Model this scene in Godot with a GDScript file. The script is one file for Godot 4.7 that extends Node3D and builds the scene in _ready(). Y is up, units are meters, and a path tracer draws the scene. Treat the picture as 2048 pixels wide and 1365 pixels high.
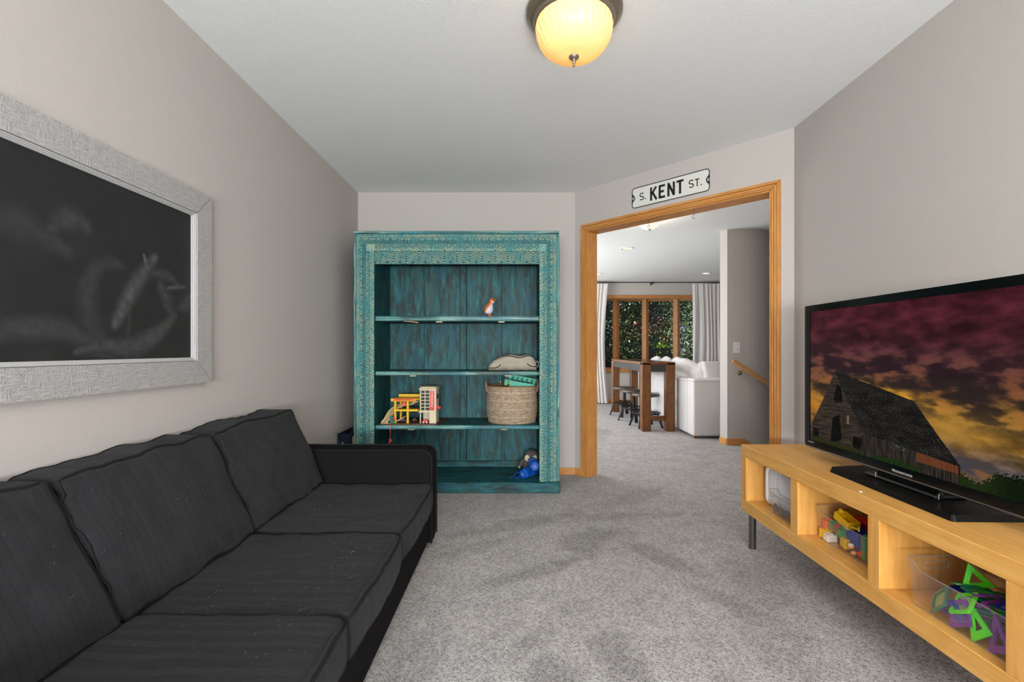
extends Node3D
# A playroom seen from its rear window: sofa and chalkboard on the left, carved bookcase ahead, television on a bench on the right,
# and a cased opening in a 45 degree wall that looks through to a living room. All lengths in metres; d is the distance in front of the camera (z = -d).

const EYE := 1.084
const CEIL := 2.44
const FOCAL := 945.0
const WALL_L := -1.375
const WALL_R := 1.696
const WALL_B := 4.085
var angled := Transform3D(Basis(Vector3(0.70711, 0, 0.70711), Vector3.UP, Vector3(-0.70711, 0, 0.70711)), Vector3(0.5017, 0, -4.085))  # along the angled wall, up, towards the room
var taken := {}
var rng := RandomNumberGenerator.new()
var M := {}
const ID := Transform3D.IDENTITY

func _ready():
	rng.seed = 7
	# camera
	var cam := Camera3D.new(); cam.name = "camera"; add_child(cam)
	cam.position = Vector3(0, EYE, 0)
	cam.projection = Camera3D.PROJECTION_FRUSTUM
	cam.near = 0.05; cam.far = 80.0
	cam.size = 0.05 * 1365.0 / FOCAL
	cam.frustum_offset = Vector2(-10.0, 16.5) / FOCAL * 0.05
	cam.current = true
	# sky
	var we := WorldEnvironment.new(); we.name = "environment"; add_child(we)
	var env := Environment.new(); we.environment = env
	env.background_mode = Environment.BG_SKY
	var sky := Sky.new(); var sm := ProceduralSkyMaterial.new()
	sm.sky_top_color = Color(0.36, 0.52, 0.80); sm.sky_horizon_color = Color(0.76, 0.83, 0.92)
	sm.ground_horizon_color = Color(0.5, 0.5, 0.46); sm.ground_bottom_color = Color(0.3, 0.3, 0.26)
	sky.sky_material = sm; env.sky = sky
	env.background_energy_multiplier = 1.8
	env.tonemap_mode = Environment.TONE_MAPPER_LINEAR
	env.tonemap_exposure = 0.95
	env.sdfgi_enabled = true; env.ssao_enabled = true; env.ssil_enabled = true
	# sun
	var sun := DirectionalLight3D.new(); sun.name = "sun"; add_child(sun)
	sun.look_at_from_position(Vector3.ZERO, Vector3(0.60, -0.70, -0.38))
	sun.light_energy = 6.5; sun.light_color = Color(1.0, 0.96, 0.88); sun.light_angular_distance = 0.6; sun.shadow_enabled = true
	# daylight in the windows
	area("daylight_rear_window", Vector3(0.16, 1.5, 2.50), Vector3(0, 0, -1), Vector2(2.4, 1.4), 6.5, Color(0.96, 0.985, 1.0))
	area("daylight_from_terrace", Vector3(0.16, 0.98, 2.40), Vector3(0, 0.45, -0.893), Vector2(2.4, 0.42), 24.5, Color(0.98, 0.99, 0.99))
	area("daylight_living_window", Vector3(-1.42, 1.45, -7.2), Vector3(1, 0, 0), Vector2(3.1, 1.4), 13.5, Color(0.97, 0.985, 1.0))
	area("daylight_from_lawn", Vector3(-1.30, 0.90, -7.2), Vector3(0.69, 0.72, 0), Vector2(3.1, 0.42), 7.0, Color(0.98, 1.0, 0.98))
	materials()
	build_shell()
	build_opening()
	build_living_windows()
	build_garden()
	build_bookcase()
	build_shelf_things()
	build_sofa()
	build_chalkboard()
	build_console()
	build_bins()
	build_television()
	build_lamps()
	build_sign()
	build_living_furniture()

func area(called, at: Vector3, towards: Vector3, size: Vector2, energy, color):
	var l := AreaLight3D.new(); l.name = called; add_child(l)
	l.look_at_from_position(at, at + towards)
	l.area_size = size; l.light_energy = energy; l.light_color = color; l.shadow_enabled = true
	l.area_range = 30.0; l.area_attenuation = 2.0
	return l

# ---------------------------------------------------------------- naming
func numbered(called: String) -> String:
	if not taken.has(called):
		taken[called] = 0
		return called
	taken[called] += 1
	return "%s_%03d" % [called, taken[called]]

func thing(called, label, category, at := Vector3.ZERO, group := ""):
	var o := Node3D.new(); o.name = numbered(called); add_child(o)
	o.position = at
	o.set_meta("origin", at)
	tag(o, label, category, group)
	return o

func tag(o, label, category, group := "", kind := ""):
	if label: o.set_meta("label", label)
	if category: o.set_meta("category", category)
	if group: o.set_meta("group", group)
	if kind: o.set_meta("kind", kind)
	return o

func fin(st) -> Mesh:
	if st is Mesh: return st
	st.generate_normals()
	return st.commit()

func part(parent, called, st, m, label := ""):
	var o := MeshInstance3D.new(); o.name = called; o.mesh = fin(st); o.material_override = m
	if parent == self:
		o.name = numbered(called)
	elif parent.has_meta("origin"):
		o.position = -parent.get_meta("origin")
	parent.add_child(o, true)
	if label: o.set_meta("label", label)
	return o

func single(called, st, m, label, category, group := ""):
	return tag(part(self, called, st, m), label, category, group)

func struct(called, st, m, parent = self):
	var o = part(parent, called, st, m)
	if parent == self: o.set_meta("kind", "structure")
	return o

func place(o, at: Vector3, basis := Basis.IDENTITY):   # a finished thing to its spot
	o.transform = Transform3D(basis, at)

func copy(o, label := "", group := ""):
	var r = o.duplicate(); r.name = numbered(String(o.name).rstrip("0123456789_") if String(o.name).right(3).is_valid_int() else String(o.name)); add_child(r)
	if label: r.set_meta("label", label)
	if group: r.set_meta("group", group)
	return r

# ---------------------------------------------------------------- shapes
func begin() -> SurfaceTool:
	var st := SurfaceTool.new(); st.begin(Mesh.PRIMITIVE_TRIANGLES)
	return st

func D(x: float, y: float, d: float) -> Vector3:
	return Vector3(x, y, -d)

func tri(st: SurfaceTool, a: Vector3, b: Vector3, c: Vector3, h: Vector3, ua := Vector2.ZERO, ub := Vector2.ZERO, uc := Vector2.ZERO):
	if (a - c).cross(a - b).dot(h) < 0.0:
		var t := b; b = c; c = t
		var tu := ub; ub = uc; uc = tu
	st.set_uv(ua); st.add_vertex(a)
	st.set_uv(ub); st.add_vertex(b)
	st.set_uv(uc); st.add_vertex(c)

func quad(st: SurfaceTool, a: Vector3, b: Vector3, c: Vector3, d: Vector3, h: Vector3, ua := Vector2.ZERO, ub := Vector2.ZERO, uc := Vector2.ZERO, ud := Vector2.ZERO):
	tri(st, a, b, c, h, ua, ub, uc)
	tri(st, a, c, d, h, ua, uc, ud)

func buv(p: Vector3, k: int, g: int, off: Vector2) -> Vector2:
	var i := (k + 1) % 3
	var j := (k + 2) % 3
	if i == g: return Vector2(p[i], p[j]) + off
	if j == g: return Vector2(p[j], p[i]) + off
	return Vector2(p[i], p[j]) + off

func bx(st: SurfaceTool, c: Vector3, s: Vector3, b := 0.004, g := 0, xf := ID):
	var h := s / 2.0
	b = minf(b, minf(h.x, minf(h.y, h.z)) * 0.9)
	var off := Vector2(rng.randf() * 3.0, rng.randf() * 3.0)
	st.set_smooth_group(-1)
	var o := xf * c
	for k in 3:
		var i := (k + 1) % 3
		var j := (k + 2) % 3
		for sg in [-1.0, 1.0]:
			var q := []
			for ss in [[-1.0, -1.0], [1.0, -1.0], [1.0, 1.0], [-1.0, 1.0]]:
				var p := Vector3.ZERO
				p[k] = sg * h[k]; p[i] = ss[0] * (h[i] - b); p[j] = ss[1] * (h[j] - b)
				q.append(p)
			var nn := Vector3.ZERO
			nn[k] = sg
			quad(st, xf * (c + q[0]), xf * (c + q[1]), xf * (c + q[2]), xf * (c + q[3]), xf.basis * nn, buv(q[0], k, g, off), buv(q[1], k, g, off), buv(q[2], k, g, off), buv(q[3], k, g, off))
		if b > 0.0:
			for si in [-1.0, 1.0]:
				for sj in [-1.0, 1.0]:   # the edge along k
					var q := []
					for e in [[-1.0, i], [1.0, i], [1.0, j], [-1.0, j]]:
						var p := Vector3.ZERO
						p[k] = e[0] * (h[k] - b)
						p[i] = si * (h[i] if e[1] == i else h[i] - b)
						p[j] = sj * (h[j] if e[1] == j else h[j] - b)
						q.append(p)
					var nn := Vector3.ZERO
					nn[i] = si; nn[j] = sj
					quad(st, xf * (c + q[0]), xf * (c + q[1]), xf * (c + q[2]), xf * (c + q[3]), xf.basis * nn, buv(q[0], i, g, off), buv(q[1], i, g, off), buv(q[2], i, g, off), buv(q[3], i, g, off))
	if b > 0.0:
		for n in 8:
			var sg := Vector3(1 if n & 1 else -1, 1 if n & 2 else -1, 1 if n & 4 else -1)
			var in_ := Vector3(h.x - b, h.y - b, h.z - b)
			tri(st, xf * (c + sg * Vector3(h.x, in_.y, in_.z)), xf * (c + sg * Vector3(in_.x, h.y, in_.z)), xf * (c + sg * Vector3(in_.x, in_.y, h.z)), xf.basis * sg, off, off, off)

func bxd(st, x0, x1, y0, y1, d0, d1, b := 0.004, g := 0):   # a box between two x, two heights, two distances
	bx(st, Vector3((x0 + x1) / 2.0, (y0 + y1) / 2.0, -(d0 + d1) / 2.0), Vector3(absf(x1 - x0), absf(y1 - y0), absf(d1 - d0)), b, g)

func prism(st: SurfaceTool, poly: PackedVector2Array, z0: float, z1: float, xf := ID, g := 0, inset := 0.0):   # outline in x,y drawn out along z; inset narrows the z1 end
	st.set_smooth_group(-1)
	var ccw := not Geometry2D.is_polygon_clockwise(poly)
	var top := poly
	if inset > 0.0:
		var r := Geometry2D.offset_polygon(poly, -inset, Geometry2D.JOIN_MITER)
		if r.size() == 1 and r[0].size() == poly.size():
			top = r[0]
			var best := 0
			for k in top.size():
				if top[k].distance_to(poly[0]) < top[best].distance_to(poly[0]): best = k
			var t2 := PackedVector2Array()
			var same := Geometry2D.is_polygon_clockwise(top) == Geometry2D.is_polygon_clockwise(poly)
			for k in top.size(): t2.append(top[posmod(best + (k if same else -k), top.size())])
			top = t2
	var n := xf.basis * Vector3(0, 0, signf(z1 - z0))
	var off := Vector2(rng.randf() * 3.0, rng.randf() * 3.0)
	for e in [[poly, z0, -n], [top, z1, n]]:
		var pl: PackedVector2Array = e[0]
		var ix := Geometry2D.triangulate_polygon(pl)
		for k in range(0, ix.size(), 3):
			var w := []
			var u := []
			for m in 3:
				var p := pl[ix[k + m]]
				w.append(xf * Vector3(p.x, p.y, e[1])); u.append(off + (p if g == 0 else Vector2(p.y, p.x)))
			tri(st, w[0], w[1], w[2], e[2], u[0], u[1], u[2])
	var run := 0.0
	for k in poly.size():
		var a := poly[k]
		var b := poly[(k + 1) % poly.size()]
		var a2 := top[k]
		var b2 := top[(k + 1) % poly.size()]
		var l := a.distance_to(b)
		var h := (b - a).orthogonal() * (1.0 if ccw else -1.0)
		h = Vector2(b.y - a.y, a.x - b.x) * (1.0 if ccw else -1.0)
		quad(st, xf * Vector3(a.x, a.y, z0), xf * Vector3(b.x, b.y, z0), xf * Vector3(b2.x, b2.y, z1), xf * Vector3(a2.x, a2.y, z1), xf.basis * Vector3(h.x, h.y, 0), off + Vector2(run, z0), off + Vector2(run + l, z0), off + Vector2(run + l, z1), off + Vector2(run, z1))
		run += l

func plan(st: SurfaceTool, poly: PackedVector2Array, y0: float, y1: float):   # outline in (x, d) raised from y0 to y1
	prism(st, poly, y0, y1, Transform3D(Basis(Vector3(1, 0, 0), Vector3(0, 0, -1), Vector3(0, 1, 0)), Vector3.ZERO))

func lathe(st: SurfaceTool, prof: PackedVector2Array, seg := 24, xf := ID, hard := false):   # profile (radius, height), outside to the right when going up
	for i in prof.size() - 1:
		st.set_smooth_group(i + 1 if hard else 0)
		var a := prof[i]
		var b := prof[i + 1]
		if a.distance_to(b) < 1e-6: continue
		for k in seg:
			var t0 := TAU * k / seg
			var t1 := TAU * (k + 1) / seg
			var tm := (t0 + t1) / 2.0
			var h := xf.basis * Vector3(cos(tm) * (b.y - a.y), -(b.x - a.x), sin(tm) * (b.y - a.y))
			var p0 := xf * Vector3(a.x * cos(t0), a.y, a.x * sin(t0))
			var p1 := xf * Vector3(a.x * cos(t1), a.y, a.x * sin(t1))
			var p2 := xf * Vector3(b.x * cos(t1), b.y, b.x * sin(t1))
			var p3 := xf * Vector3(b.x * cos(t0), b.y, b.x * sin(t0))
			var u0 := Vector2(float(k) / seg, a.y); var u1 := Vector2(float(k + 1) / seg, a.y)
			var u2 := Vector2(float(k + 1) / seg, b.y); var u3 := Vector2(float(k) / seg, b.y)
			if a.x > 1e-6: tri(st, p0, p1, p2, h, u0, u1, u2)
			if b.x > 1e-6: tri(st, p0, p2, p3, h, u0, u2, u3)

func tube(st: SurfaceTool, pts: PackedVector3Array, r: float, sides := 8, closed := false, r_end := -1.0):
	st.set_smooth_group(0)
	var n := pts.size()
	var rings := []
	var side := Vector3.ZERO
	for i in n:
		var t := pts[(i + 1) % n] - pts[i - 1 if i > 0 else (n - 1 if closed else 0)] if closed else pts[mini(i + 1, n - 1)] - pts[maxi(i - 1, 0)]
		t = t.normalized()
		if side == Vector3.ZERO: side = t.cross(Vector3.UP if absf(t.y) < 0.9 else Vector3.RIGHT).normalized()
		side = (side - t * side.dot(t)).normalized()
		var up := t.cross(side)
		var rr := r if r_end < 0.0 else lerpf(r, r_end, float(i) / (n - 1))
		var ring := []
		for k in sides: ring.append(pts[i] + (side * cos(TAU * k / sides) + up * sin(TAU * k / sides)) * rr)
		rings.append(ring)
	for i in (n if closed else n - 1):
		var a: Array = rings[i]
		var b: Array = rings[(i + 1) % n]
		for k in sides:
			var k2 := (k + 1) % sides
			var h: Vector3 = (a[k] + a[k2]) / 2.0 - pts[i]
			quad(st, a[k], a[k2], b[k2], b[k], h, Vector2(float(k) / sides, i), Vector2(float(k + 1) / sides, i), Vector2(float(k + 1) / sides, i + 1), Vector2(float(k) / sides, i + 1))
	if not closed:
		st.set_smooth_group(-1)
		for e in [0, n - 1]:
			var h: Vector3 = pts[0] - pts[1] if e == 0 else pts[n - 1] - pts[n - 2]
			for k in range(1, sides - 1): tri(st, rings[e][0], rings[e][k], rings[e][k + 1], h)

func ball(st: SurfaceTool, c: Vector3, r: Vector3, seg := 20, basis := Basis.IDENTITY):
	var pr := PackedVector2Array()
	for i in range(0, seg / 2 + 1):
		var t := -PI / 2.0 + PI * i / (seg / 2)
		pr.append(Vector2(maxf(cos(t), 0.0), sin(t)))
	lathe(st, pr, seg, Transform3D(basis * Basis.from_scale(r), c))

func sheet(st: SurfaceTool, nu: int, nv: int, fn: Callable, uv_size := Vector2.ONE, col = null, hint := Vector3.ZERO, turned := false):   # fn(u, v) -> point, u and v from 0 to 1
	st.set_smooth_group(0)
	var base: int = st.get_meta("count", 0)
	for j in nv + 1:
		for i in nu + 1:
			var u := float(i) / nu
			var v := float(j) / nv
			st.set_uv(Vector2(v * uv_size.y, u * uv_size.x) if turned else Vector2(u, v) * uv_size)
			if col != null: st.set_color(col.call(u, v))
			st.add_vertex(fn.call(u, v))
	var flip := false
	if hint != Vector3.ZERO:
		var a: Vector3 = fn.call(0.5, 0.5)
		var b: Vector3 = fn.call(0.52, 0.5)
		var c: Vector3 = fn.call(0.5, 0.52)
		flip = (a - c).cross(a - b).dot(hint) < 0.0
	for j in nv:
		for i in nu:
			var a := base + j * (nu + 1) + i
			var b := a + 1
			var c := a + nu + 1
			var d := c + 1
			for k in ([a, c, b, b, c, d] if flip else [a, b, c, b, d, c]): st.add_index(k)
	st.set_meta("count", base + (nu + 1) * (nv + 1))

func lin(c: Color) -> Color:
	return c.srgb_to_linear()

func curve_pts(ctrl: PackedVector3Array, n := 8) -> PackedVector3Array:   # a smooth run through points
	var out := PackedVector3Array()
	for i in ctrl.size() - 1:
		var a := ctrl[maxi(i - 1, 0)]
		var d := ctrl[mini(i + 2, ctrl.size() - 1)]
		for k in n: out.append(ctrl[i].cubic_interpolate(ctrl[i + 1], a, d, float(k) / n))
	out.append(ctrl[ctrl.size() - 1])
	return out

func rrect(w: float, h: float, r: float, n := 5, c := Vector2.ZERO) -> PackedVector2Array:
	var out := PackedVector2Array()
	for q in 4:
		var cc := Vector2((w / 2.0 - r) * (1 if q in [0, 3] else -1), (h / 2.0 - r) * (1 if q in [0, 1] else -1))
		for k in n + 1:
			var t := PI / 2.0 * (q + float(k) / n)
			out.append(c + cc + Vector2(cos(t), sin(t)) * r)
	return out

func ring_prism(st: SurfaceTool, outer: PackedVector2Array, inner: PackedVector2Array, z0: float, z1: float, xf := ID):   # a frame between two outlines with the same number of points
	st.set_smooth_group(-1)
	var n := outer.size()
	var zs := signf(z1 - z0)
	for k in n:
		var a := outer[k]; var b := outer[(k + 1) % n]; var c := inner[(k + 1) % n]; var d := inner[k]
		for e in [[z0, -zs], [z1, zs]]:
			quad(st, xf * Vector3(a.x, a.y, e[0]), xf * Vector3(b.x, b.y, e[0]), xf * Vector3(c.x, c.y, e[0]), xf * Vector3(d.x, d.y, e[0]), xf.basis * Vector3(0, 0, e[1]), a, b, c, d)
		var m := (a + b) / 2.0 - (c + d) / 2.0
		quad(st, xf * Vector3(a.x, a.y, z0), xf * Vector3(b.x, b.y, z0), xf * Vector3(b.x, b.y, z1), xf * Vector3(a.x, a.y, z1), xf.basis * Vector3(m.x, m.y, 0))
		quad(st, xf * Vector3(d.x, d.y, z0), xf * Vector3(c.x, c.y, z0), xf * Vector3(c.x, c.y, z1), xf * Vector3(d.x, d.y, z1), xf.basis * Vector3(-m.x, -m.y, 0))

# ---------------------------------------------------------------- materials
func mk(key: String, c: Color, rough := 0.6, metal := 0.0) -> StandardMaterial3D:
	var m := StandardMaterial3D.new(); m.resource_name = key
	m.albedo_color = c; m.roughness = rough; m.metallic = metal
	M[key] = m
	return m

func nimg(w: int, h: int, freq: float, sd: int, type := FastNoiseLite.TYPE_SIMPLEX_SMOOTH, oct := 4) -> Image:
	var n := FastNoiseLite.new()
	n.seed = sd; n.noise_type = type; n.frequency = freq; n.fractal_octaves = oct
	var im := n.get_seamless_image(w, h)
	im.convert(Image.FORMAT_L8)
	return im

func streak(w: int, h: int, shrink: int, freq: float, sd: int, oct := 4) -> PackedByteArray:   # noise drawn out along u
	var im := nimg(w / shrink, h, freq, sd, FastNoiseLite.TYPE_SIMPLEX_SMOOTH, oct)
	im.resize(w, h, Image.INTERPOLATE_CUBIC)
	return im.get_data()

func ramp(stops: Array) -> PackedColorArray:   # [at, colour, ...] -> 256 colours
	var g := Gradient.new()
	var off := PackedFloat32Array()
	var cs := PackedColorArray()
	for i in range(0, stops.size(), 2):
		off.append(stops[i]); cs.append(stops[i + 1])
	g.offsets = off; g.colors = cs
	var out := PackedColorArray()
	for i in 256: out.append(g.sample(i / 255.0))
	return out

func tex(bytes: PackedByteArray, w: int, h: int) -> ImageTexture:
	return ImageTexture.create_from_image(Image.create_from_data(w, h, false, Image.FORMAT_RGB8, bytes))

func grey(im: Image) -> ImageTexture:
	return ImageTexture.create_from_image(im)

func wood(w: int, h: int, stops: Array, sd: int, fine := 0.35, shrink := 24) -> ImageTexture:
	var a := streak(w, h, shrink, 0.035, sd, 4)
	var b := streak(w, h, 10, 0.18, sd + 1, 3)
	var c := nimg(w, h, 0.006, sd + 2, FastNoiseLite.TYPE_SIMPLEX_SMOOTH, 2).get_data()
	var r := ramp(stops)
	var out := PackedByteArray(); out.resize(w * h * 3)
	for i in w * h:
		var col := r[clampi(int(a[i] * 0.65 + c[i] * 0.35), 0, 255)]
		var k := 1.0 - fine * 0.5 + fine * b[i] / 255.0
		out[i * 3] = clampi(int(col.r * k * 255.0), 0, 255); out[i * 3 + 1] = clampi(int(col.g * k * 255.0), 0, 255); out[i * 3 + 2] = clampi(int(col.b * k * 255.0), 0, 255)
	return tex(out, w, h)

func worn_teal(w: int, h: int, sd: int, stops: Array, wear: float) -> ImageTexture:   # brushed, rubbed paint over old boards; grain along u
	var a := streak(w, h, 6, 0.020, sd, 5)
	var b := streak(w, h, 10, 0.09, sd + 1, 3)
	var c := streak(w, h, 2, 0.007, sd + 2, 4)
	var e := streak(w, h, 4, 0.012, sd + 3, 5)
	var k2 := nimg(w, h, 0.05, sd + 4, FastNoiseLite.TYPE_SIMPLEX_SMOOTH, 3).get_data()
	var r := ramp(stops)
	var brown := Color(0.34, 0.31, 0.26)
	var slate := Color(0.26, 0.37, 0.39)
	var blue := Color(0.03, 0.36, 0.46)
	var dark := Color(0.06, 0.15, 0.17)
	var out := PackedByteArray(); out.resize(w * h * 3)
	for i in w * h:
		var col := r[clampi(int(128.0 + (a[i] - 128) * 0.95 + (b[i] - 128) * 0.35 + (k2[i] - 128) * 0.25), 0, 255)]
		col = col.lerp(blue, clampf((c[i] - 150) / 60.0, 0.0, 0.6))
		col = col.lerp(dark, clampf((95 - c[i]) / 60.0, 0.0, 0.65))
		col = col.lerp(brown, clampf((e[i] - 158) / 45.0, 0.0, 0.8) * wear)
		col = col.lerp(slate, clampf((92 - e[i]) / 45.0, 0.0, 0.7) * wear)
		var k := 0.88 + 0.24 * b[i] / 255.0
		out[i * 3] = clampi(int(col.r * k * 255.0), 0, 255); out[i * 3 + 1] = clampi(int(col.g * k * 255.0), 0, 255); out[i * 3 + 2] = clampi(int(col.b * k * 255.0), 0, 255)
	return tex(out, w, h)

func textured(key: String, t: Texture2D, scale: Vector2, rough := 0.6, tint := Color.WHITE) -> StandardMaterial3D:
	var m := mk(key, tint, rough)
	m.albedo_texture = t
	m.uv1_scale = Vector3(scale.x, scale.y, 1)
	return m

func bump(m: StandardMaterial3D, t: Texture2D, cm: float):
	m.heightmap_enabled = true; m.heightmap_texture = t; m.heightmap_scale = cm

func tri_map(m: StandardMaterial3D, per_metre: float, world := true):
	m.uv1_triplanar = true; m.uv1_world_triplanar = world; m.uv1_scale = Vector3.ONE * per_metre; m.uv1_triplanar_sharpness = 4.0

func glass(key: String, c: Color, alpha: float, rough := 0.05) -> StandardMaterial3D:
	var m := mk(key, Color(c.r, c.g, c.b, alpha), rough)
	m.transparency = BaseMaterial3D.TRANSPARENCY_ALPHA
	return m

func nap_map(n: int) -> ImageTexture:   # where feet and the vacuum cleaner have laid the carpet pile the other way; covers 4 m
	var f := nimg(n, n, 0.018, 91, FastNoiseLite.TYPE_SIMPLEX_SMOOTH, 4).get_data()
	var g := nimg(n, n, 0.06, 92, FastNoiseLite.TYPE_SIMPLEX_SMOOTH, 3).get_data()
	var v := PackedFloat32Array(); v.resize(n * n)
	# strokes: x, d, half length, half width, direction in degrees, strength
	var marks := [[0.05, 2.95, 0.55, 0.10, 28, 0.8], [0.45, 2.70, 0.30, 0.16, 35, 1.0], [0.10, 2.32, 0.42, 0.07, 32, 0.9], [-0.2, 2.6, 0.34, 0.07, 30, 0.55], [0.75, 2.45, 0.42, 0.10, -52, 0.95],
		[0.92, 2.0, 0.30, 0.09, -60, 0.9], [0.62, 3.05, 0.45, 0.09, 10, 0.6], [0.12, 1.50, 0.18, 0.13, 70, 1.0], [0.36, 1.62, 0.26, 0.10, 100, 0.9], [0.05, 1.75, 0.2, 0.06, 50, 0.5],
		[0.95, 1.75, 0.3, 0.14, 85, 0.5], [1.1, 2.15, 0.35, 0.16, 80, 0.8], [0.24, 1.98, 0.10, 0.07, 20, 0.5], [0.9, 3.5, 0.5, 0.12, 40, 0.5], [0.7, 1.5, 0.14, 0.06, 110, 0.5], [-0.35, 1.6, 0.25, 0.10, 85, 0.5]]
	for m in marks:
		var ca := cos(deg_to_rad(m[4])); var sa := sin(deg_to_rad(m[4]))
		var rad: float = m[2] + 0.15
		for j in range(maxi(0, int((m[1] - rad) / 4.0 * n)), mini(n, int((m[1] + rad) / 4.0 * n))):
			for i in range(maxi(0, int((m[0] + 1.4 - rad) / 4.0 * n)), mini(n, int((m[0] + 1.4 + rad) / 4.0 * n))):
				var x: float = i * 4.0 / n - 1.4 - m[0]
				var d: float = j * 4.0 / n - m[1]
				var p: float = (x * ca + d * sa) / m[2]
				var q: float = (-x * sa + d * ca) / m[3]
				var w := 1.0 - sqrt(p * p + q * q) + (f[j * n + i] - 128) / 255.0 * 1.3
				v[j * n + i] = maxf(v[j * n + i], clampf(w * 2.0, 0.0, 1.0) * m[5])
	var out := PackedByteArray(); out.resize(n * n * 3)
	for i in n * n:
		var k := 238.0 + (g[i] - 128) * 0.10 + (f[i] - 128) * 0.08 - 31.0 * v[i]
		var b := clampi(int(k), 0, 255)
		out[i * 3] = b; out[i * 3 + 1] = b; out[i * 3 + 2] = b
	return tex(out, n, n)

func carpet_map(n: int) -> Array:   # cut pile: pale and dark yarn tips
	var a := nimg(n, n, 0.17, 21, FastNoiseLite.TYPE_VALUE_CUBIC, 3)
	var ad := a.get_data()
	var b := nimg(n, n, 0.055, 22, FastNoiseLite.TYPE_VALUE_CUBIC, 4).get_data()
	var r := ramp([0.0, Color(0.40, 0.39, 0.385), 0.32, Color(0.57, 0.56, 0.555), 0.5, Color(0.74, 0.73, 0.725), 0.68, Color(0.83, 0.82, 0.815), 1.0, Color(0.93, 0.92, 0.915)])
	var out := PackedByteArray(); out.resize(n * n * 3)
	for i in n * n:
		var col := r[clampi(int(ad[i] * 0.65 + b[i] * 0.35), 0, 255)]
		out[i * 3] = int(col.r * 255.0); out[i * 3 + 1] = int(col.g * 255.0); out[i * 3 + 2] = int(col.b * 255.0)
	return [tex(out, n, n), grey(a)]

func twill_map(n: int) -> Array:   # herringbone stripes, two of them to the tile
	var no := nimg(n, n, 0.09, 31, FastNoiseLite.TYPE_SIMPLEX_SMOOTH, 2).get_data()
	var h := PackedByteArray(); h.resize(n * n)
	var out := PackedByteArray(); out.resize(n * n * 3)
	for j in n:
		for i in n:
			var s := float(j) / n * 2.0
			var up := 1.0 if int(s) % 2 == 0 else -1.0
			var t := (float(i) / n * 20.0 + up * s * 10.0)
			var w := 0.5 + 0.5 * sin(TAU * t)
			var edge := minf(fposmod(s, 1.0), 1.0 - fposmod(s, 1.0))
			var e := clampf(edge / 0.10, 0.0, 1.0)
			var v := (0.35 + 0.65 * w) * (0.45 + 0.55 * e)
			h[j * n + i] = int(v * 255.0)
			var k := 0.62 + 0.30 * v + 0.16 * (no[j * n + i] / 255.0 - 0.5) + (0.015 if up > 0 else 0.0)
			for c in 3: out[(j * n + i) * 3 + c] = clampi(int(k * 255.0), 0, 255)
	return [tex(out, n, n), grey(Image.create_from_data(n, n, false, Image.FORMAT_L8, h))]

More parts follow.
